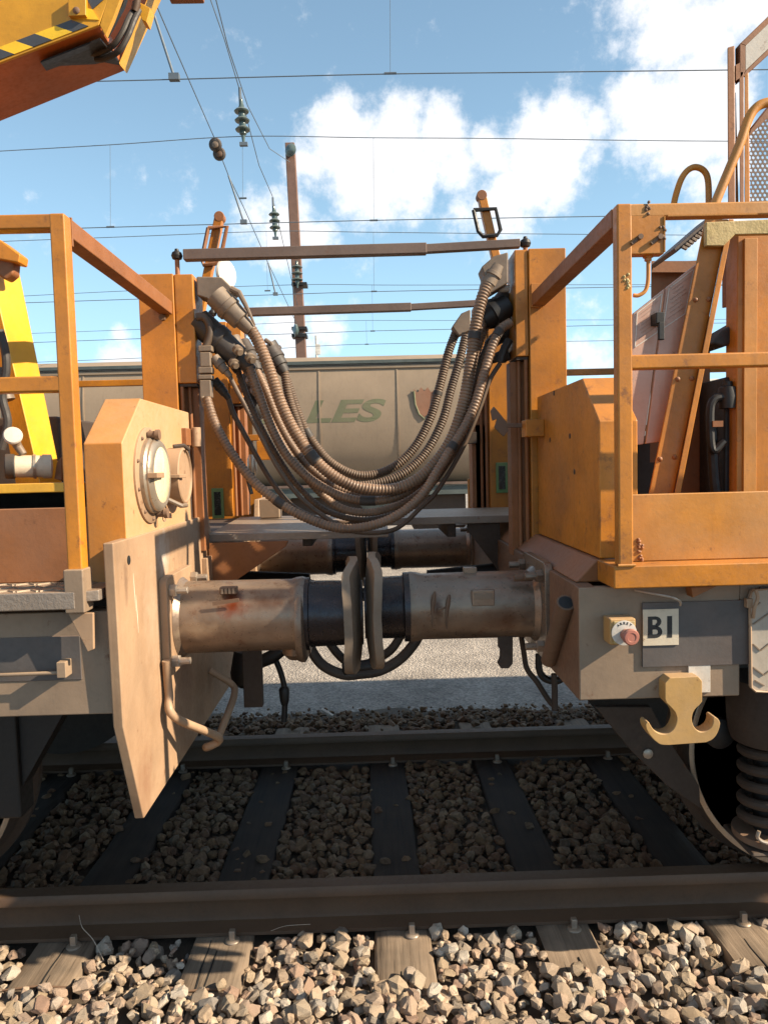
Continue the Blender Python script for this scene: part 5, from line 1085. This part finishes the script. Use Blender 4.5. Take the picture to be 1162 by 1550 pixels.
# head span across the tracks (runs along Y at one X)
SPG = 'head span cables crossing the tracks'
def span(label, pts, r=.009):
    P = [V(p) for p in pts]; t = thing('span_wire', label, 'wire', P[len(P) // 2], SPG); MB().tube(P, r, 6).build('strand', wire_m, t); return t
def hs_(x, y, Y): return at(x, y, Y)
span('lower cross-span cable slanting from top left past the double insulator to the mast', [hs_(225, -20, 8.0), hs_(262, 66, 9.0), hs_(326, 212, 11.9)], .007)
sp2 = span('lower cross-span cable continuing below the double insulator', [hs_(336, 240, 12.4), hs_(346, 266, 12.7), hs_(370, 316, 14.2), hs_(405, 396, 17), hs_(450, 492, 19.9)], .008)
span('left of the two cables falling from the top edge to the upper insulator', [hs_(312, -20, 10.6), hs_(340, 60, 11.1), hs_(361, 130, 11.6), hs_(392, 250, 14.5), hs_(412, 296, 15.8), hs_(452, 470, 19.9)], .008)
span('right of the two cables falling from the top edge towards the mast head', [hs_(322, -20, 10.6), hs_(345, 70, 12), hs_(375, 160, 14.5), hs_(408, 225, 17.5), hs_(438, 245, 19.9)], .009)
t = thing('insulator', 'double strain insulator of two brown discs on the slanting cable', 'insulator', at(329, 226, 12.1))
for (xx, yy) in ((326, 219), (332, 233)): MB().lathe(at(xx, yy, 12.0 + (yy - 219) * .01), (.12, 1, .2), [(-.06, .03), (-.04, .09), (0, .105), (.04, .095), (.06, .03)], 20).build('disc', plugd, t); 
for (xx, yy) in ((326, 219), (332, 233)): MB().lathe(at(xx, yy, 11.9 + (yy - 219) * .01), (0, -1, 0), [(0, .05), (.02, .045), (.03, .02)], 12).build('disc_core', plug_m if yy < 225 else rsteel, t)
IG = 'hanging insulator strings'
for (xx, y0, Y, lab) in ((363, 133, 11.6, 'upper hanging insulator string of three discs over the sagging wire'), (413, 299, 15.8, 'smaller hanging insulator string lower down beside the mast')):
    t = thing('insulator', lab, 'insulator', at(xx, y0 + 20, Y), IG); top = at(xx, y0, Y)
    MB().tube([top, top + V((0, 0, -.2))], .022, 8).build('hanger', wire_m, t); o_, e_ = insul(t, top + V((.01, 0, -.18)), (.03, 0, -1), 3, .115, .135); MB().box(e_.x - .06, e_.x + .06, e_.y - .03, e_.y + .03, e_.z - .05, e_.z).build('wire_clamp', wire_m, t)
RG = 'registration arms steadying the contact wires'
for (a, b, Y, r, lab) in (((234, 24), (264, 117), 7.5, .013, 'nearest thick grey registration arm reaching the topmost wire'), ((346, 266), (369, 336), 11.6, .014, 'middle registration arm under the double insulator'), ((406, 398), (417, 445), 15.8, .016, 'small far registration arm left of the mast')):
    t = thing('registration_arm', lab, 'arm', at(*b, Y), RG); MB().cyl(at(*a, Y), at(*b, Y), r, n=10).build('tube', wire_m, t); q = at(*b, Y); MB().box(q.x - .05, q.x + .05, Y - .03, Y + .03, q.z - .03, q.z + .03).build('wire_clip', wire_m, t)
t = thing('signal_post', 'tiny white post standing far off right of the mast', 'post', at(480, 545, 60)); a, b = at(480, 560, 60), at(478, 508, 60)
MB().cyl(V((a.x, 60, -.24)), V((a.x, 60, b.z)), .1, n=8).build('shaft', white, t); MB().box(a.x - .1, a.x + .3, 59.9, 60.1, b.z - 1.5, b.z - .7).build('head', white, t)

# ---------- litter
q = atZ(497, 1084, -.17); t = MB().hexa([q + V((-.045, 0, .03)), q + V((-.03, .02, .03)), q + V((.03, .0, -.005)), q + V((.02, -.03, -.005)), q + V((-.05, 0, .05)), q + V((-.04, .02, .055)), q + V((.035, .0, .012)), q + V((.03, -.03, .012))]).build('plastic_scrap', white, bevel=.002)
tag(t, 'crumpled white plastic scrap on stones behind the far rail', 'litter')
t = MB().tube(spline([atZ(158, 1455, -.16), at(141, 1422, 2.5), at(125, 1404, 2.52), at(120, 1385, 2.54)], 4), [.0016] * 5 + [.0013] * 4 + [.0008] * 4, 5).build('twig', hatchm); tag(t, 'thin dry twig leaning on the near rail at left', 'twig')
t = MB().tube(spline([at(410, 1409, 2.53), at(430, 1402, 2.53), at(450, 1400, 2.53), at(470, 1399, 2.53)], 4), .0009, 5).build('twig', hatchm); tag(t, 'short dry straw lying along the near rail foot', 'twig')
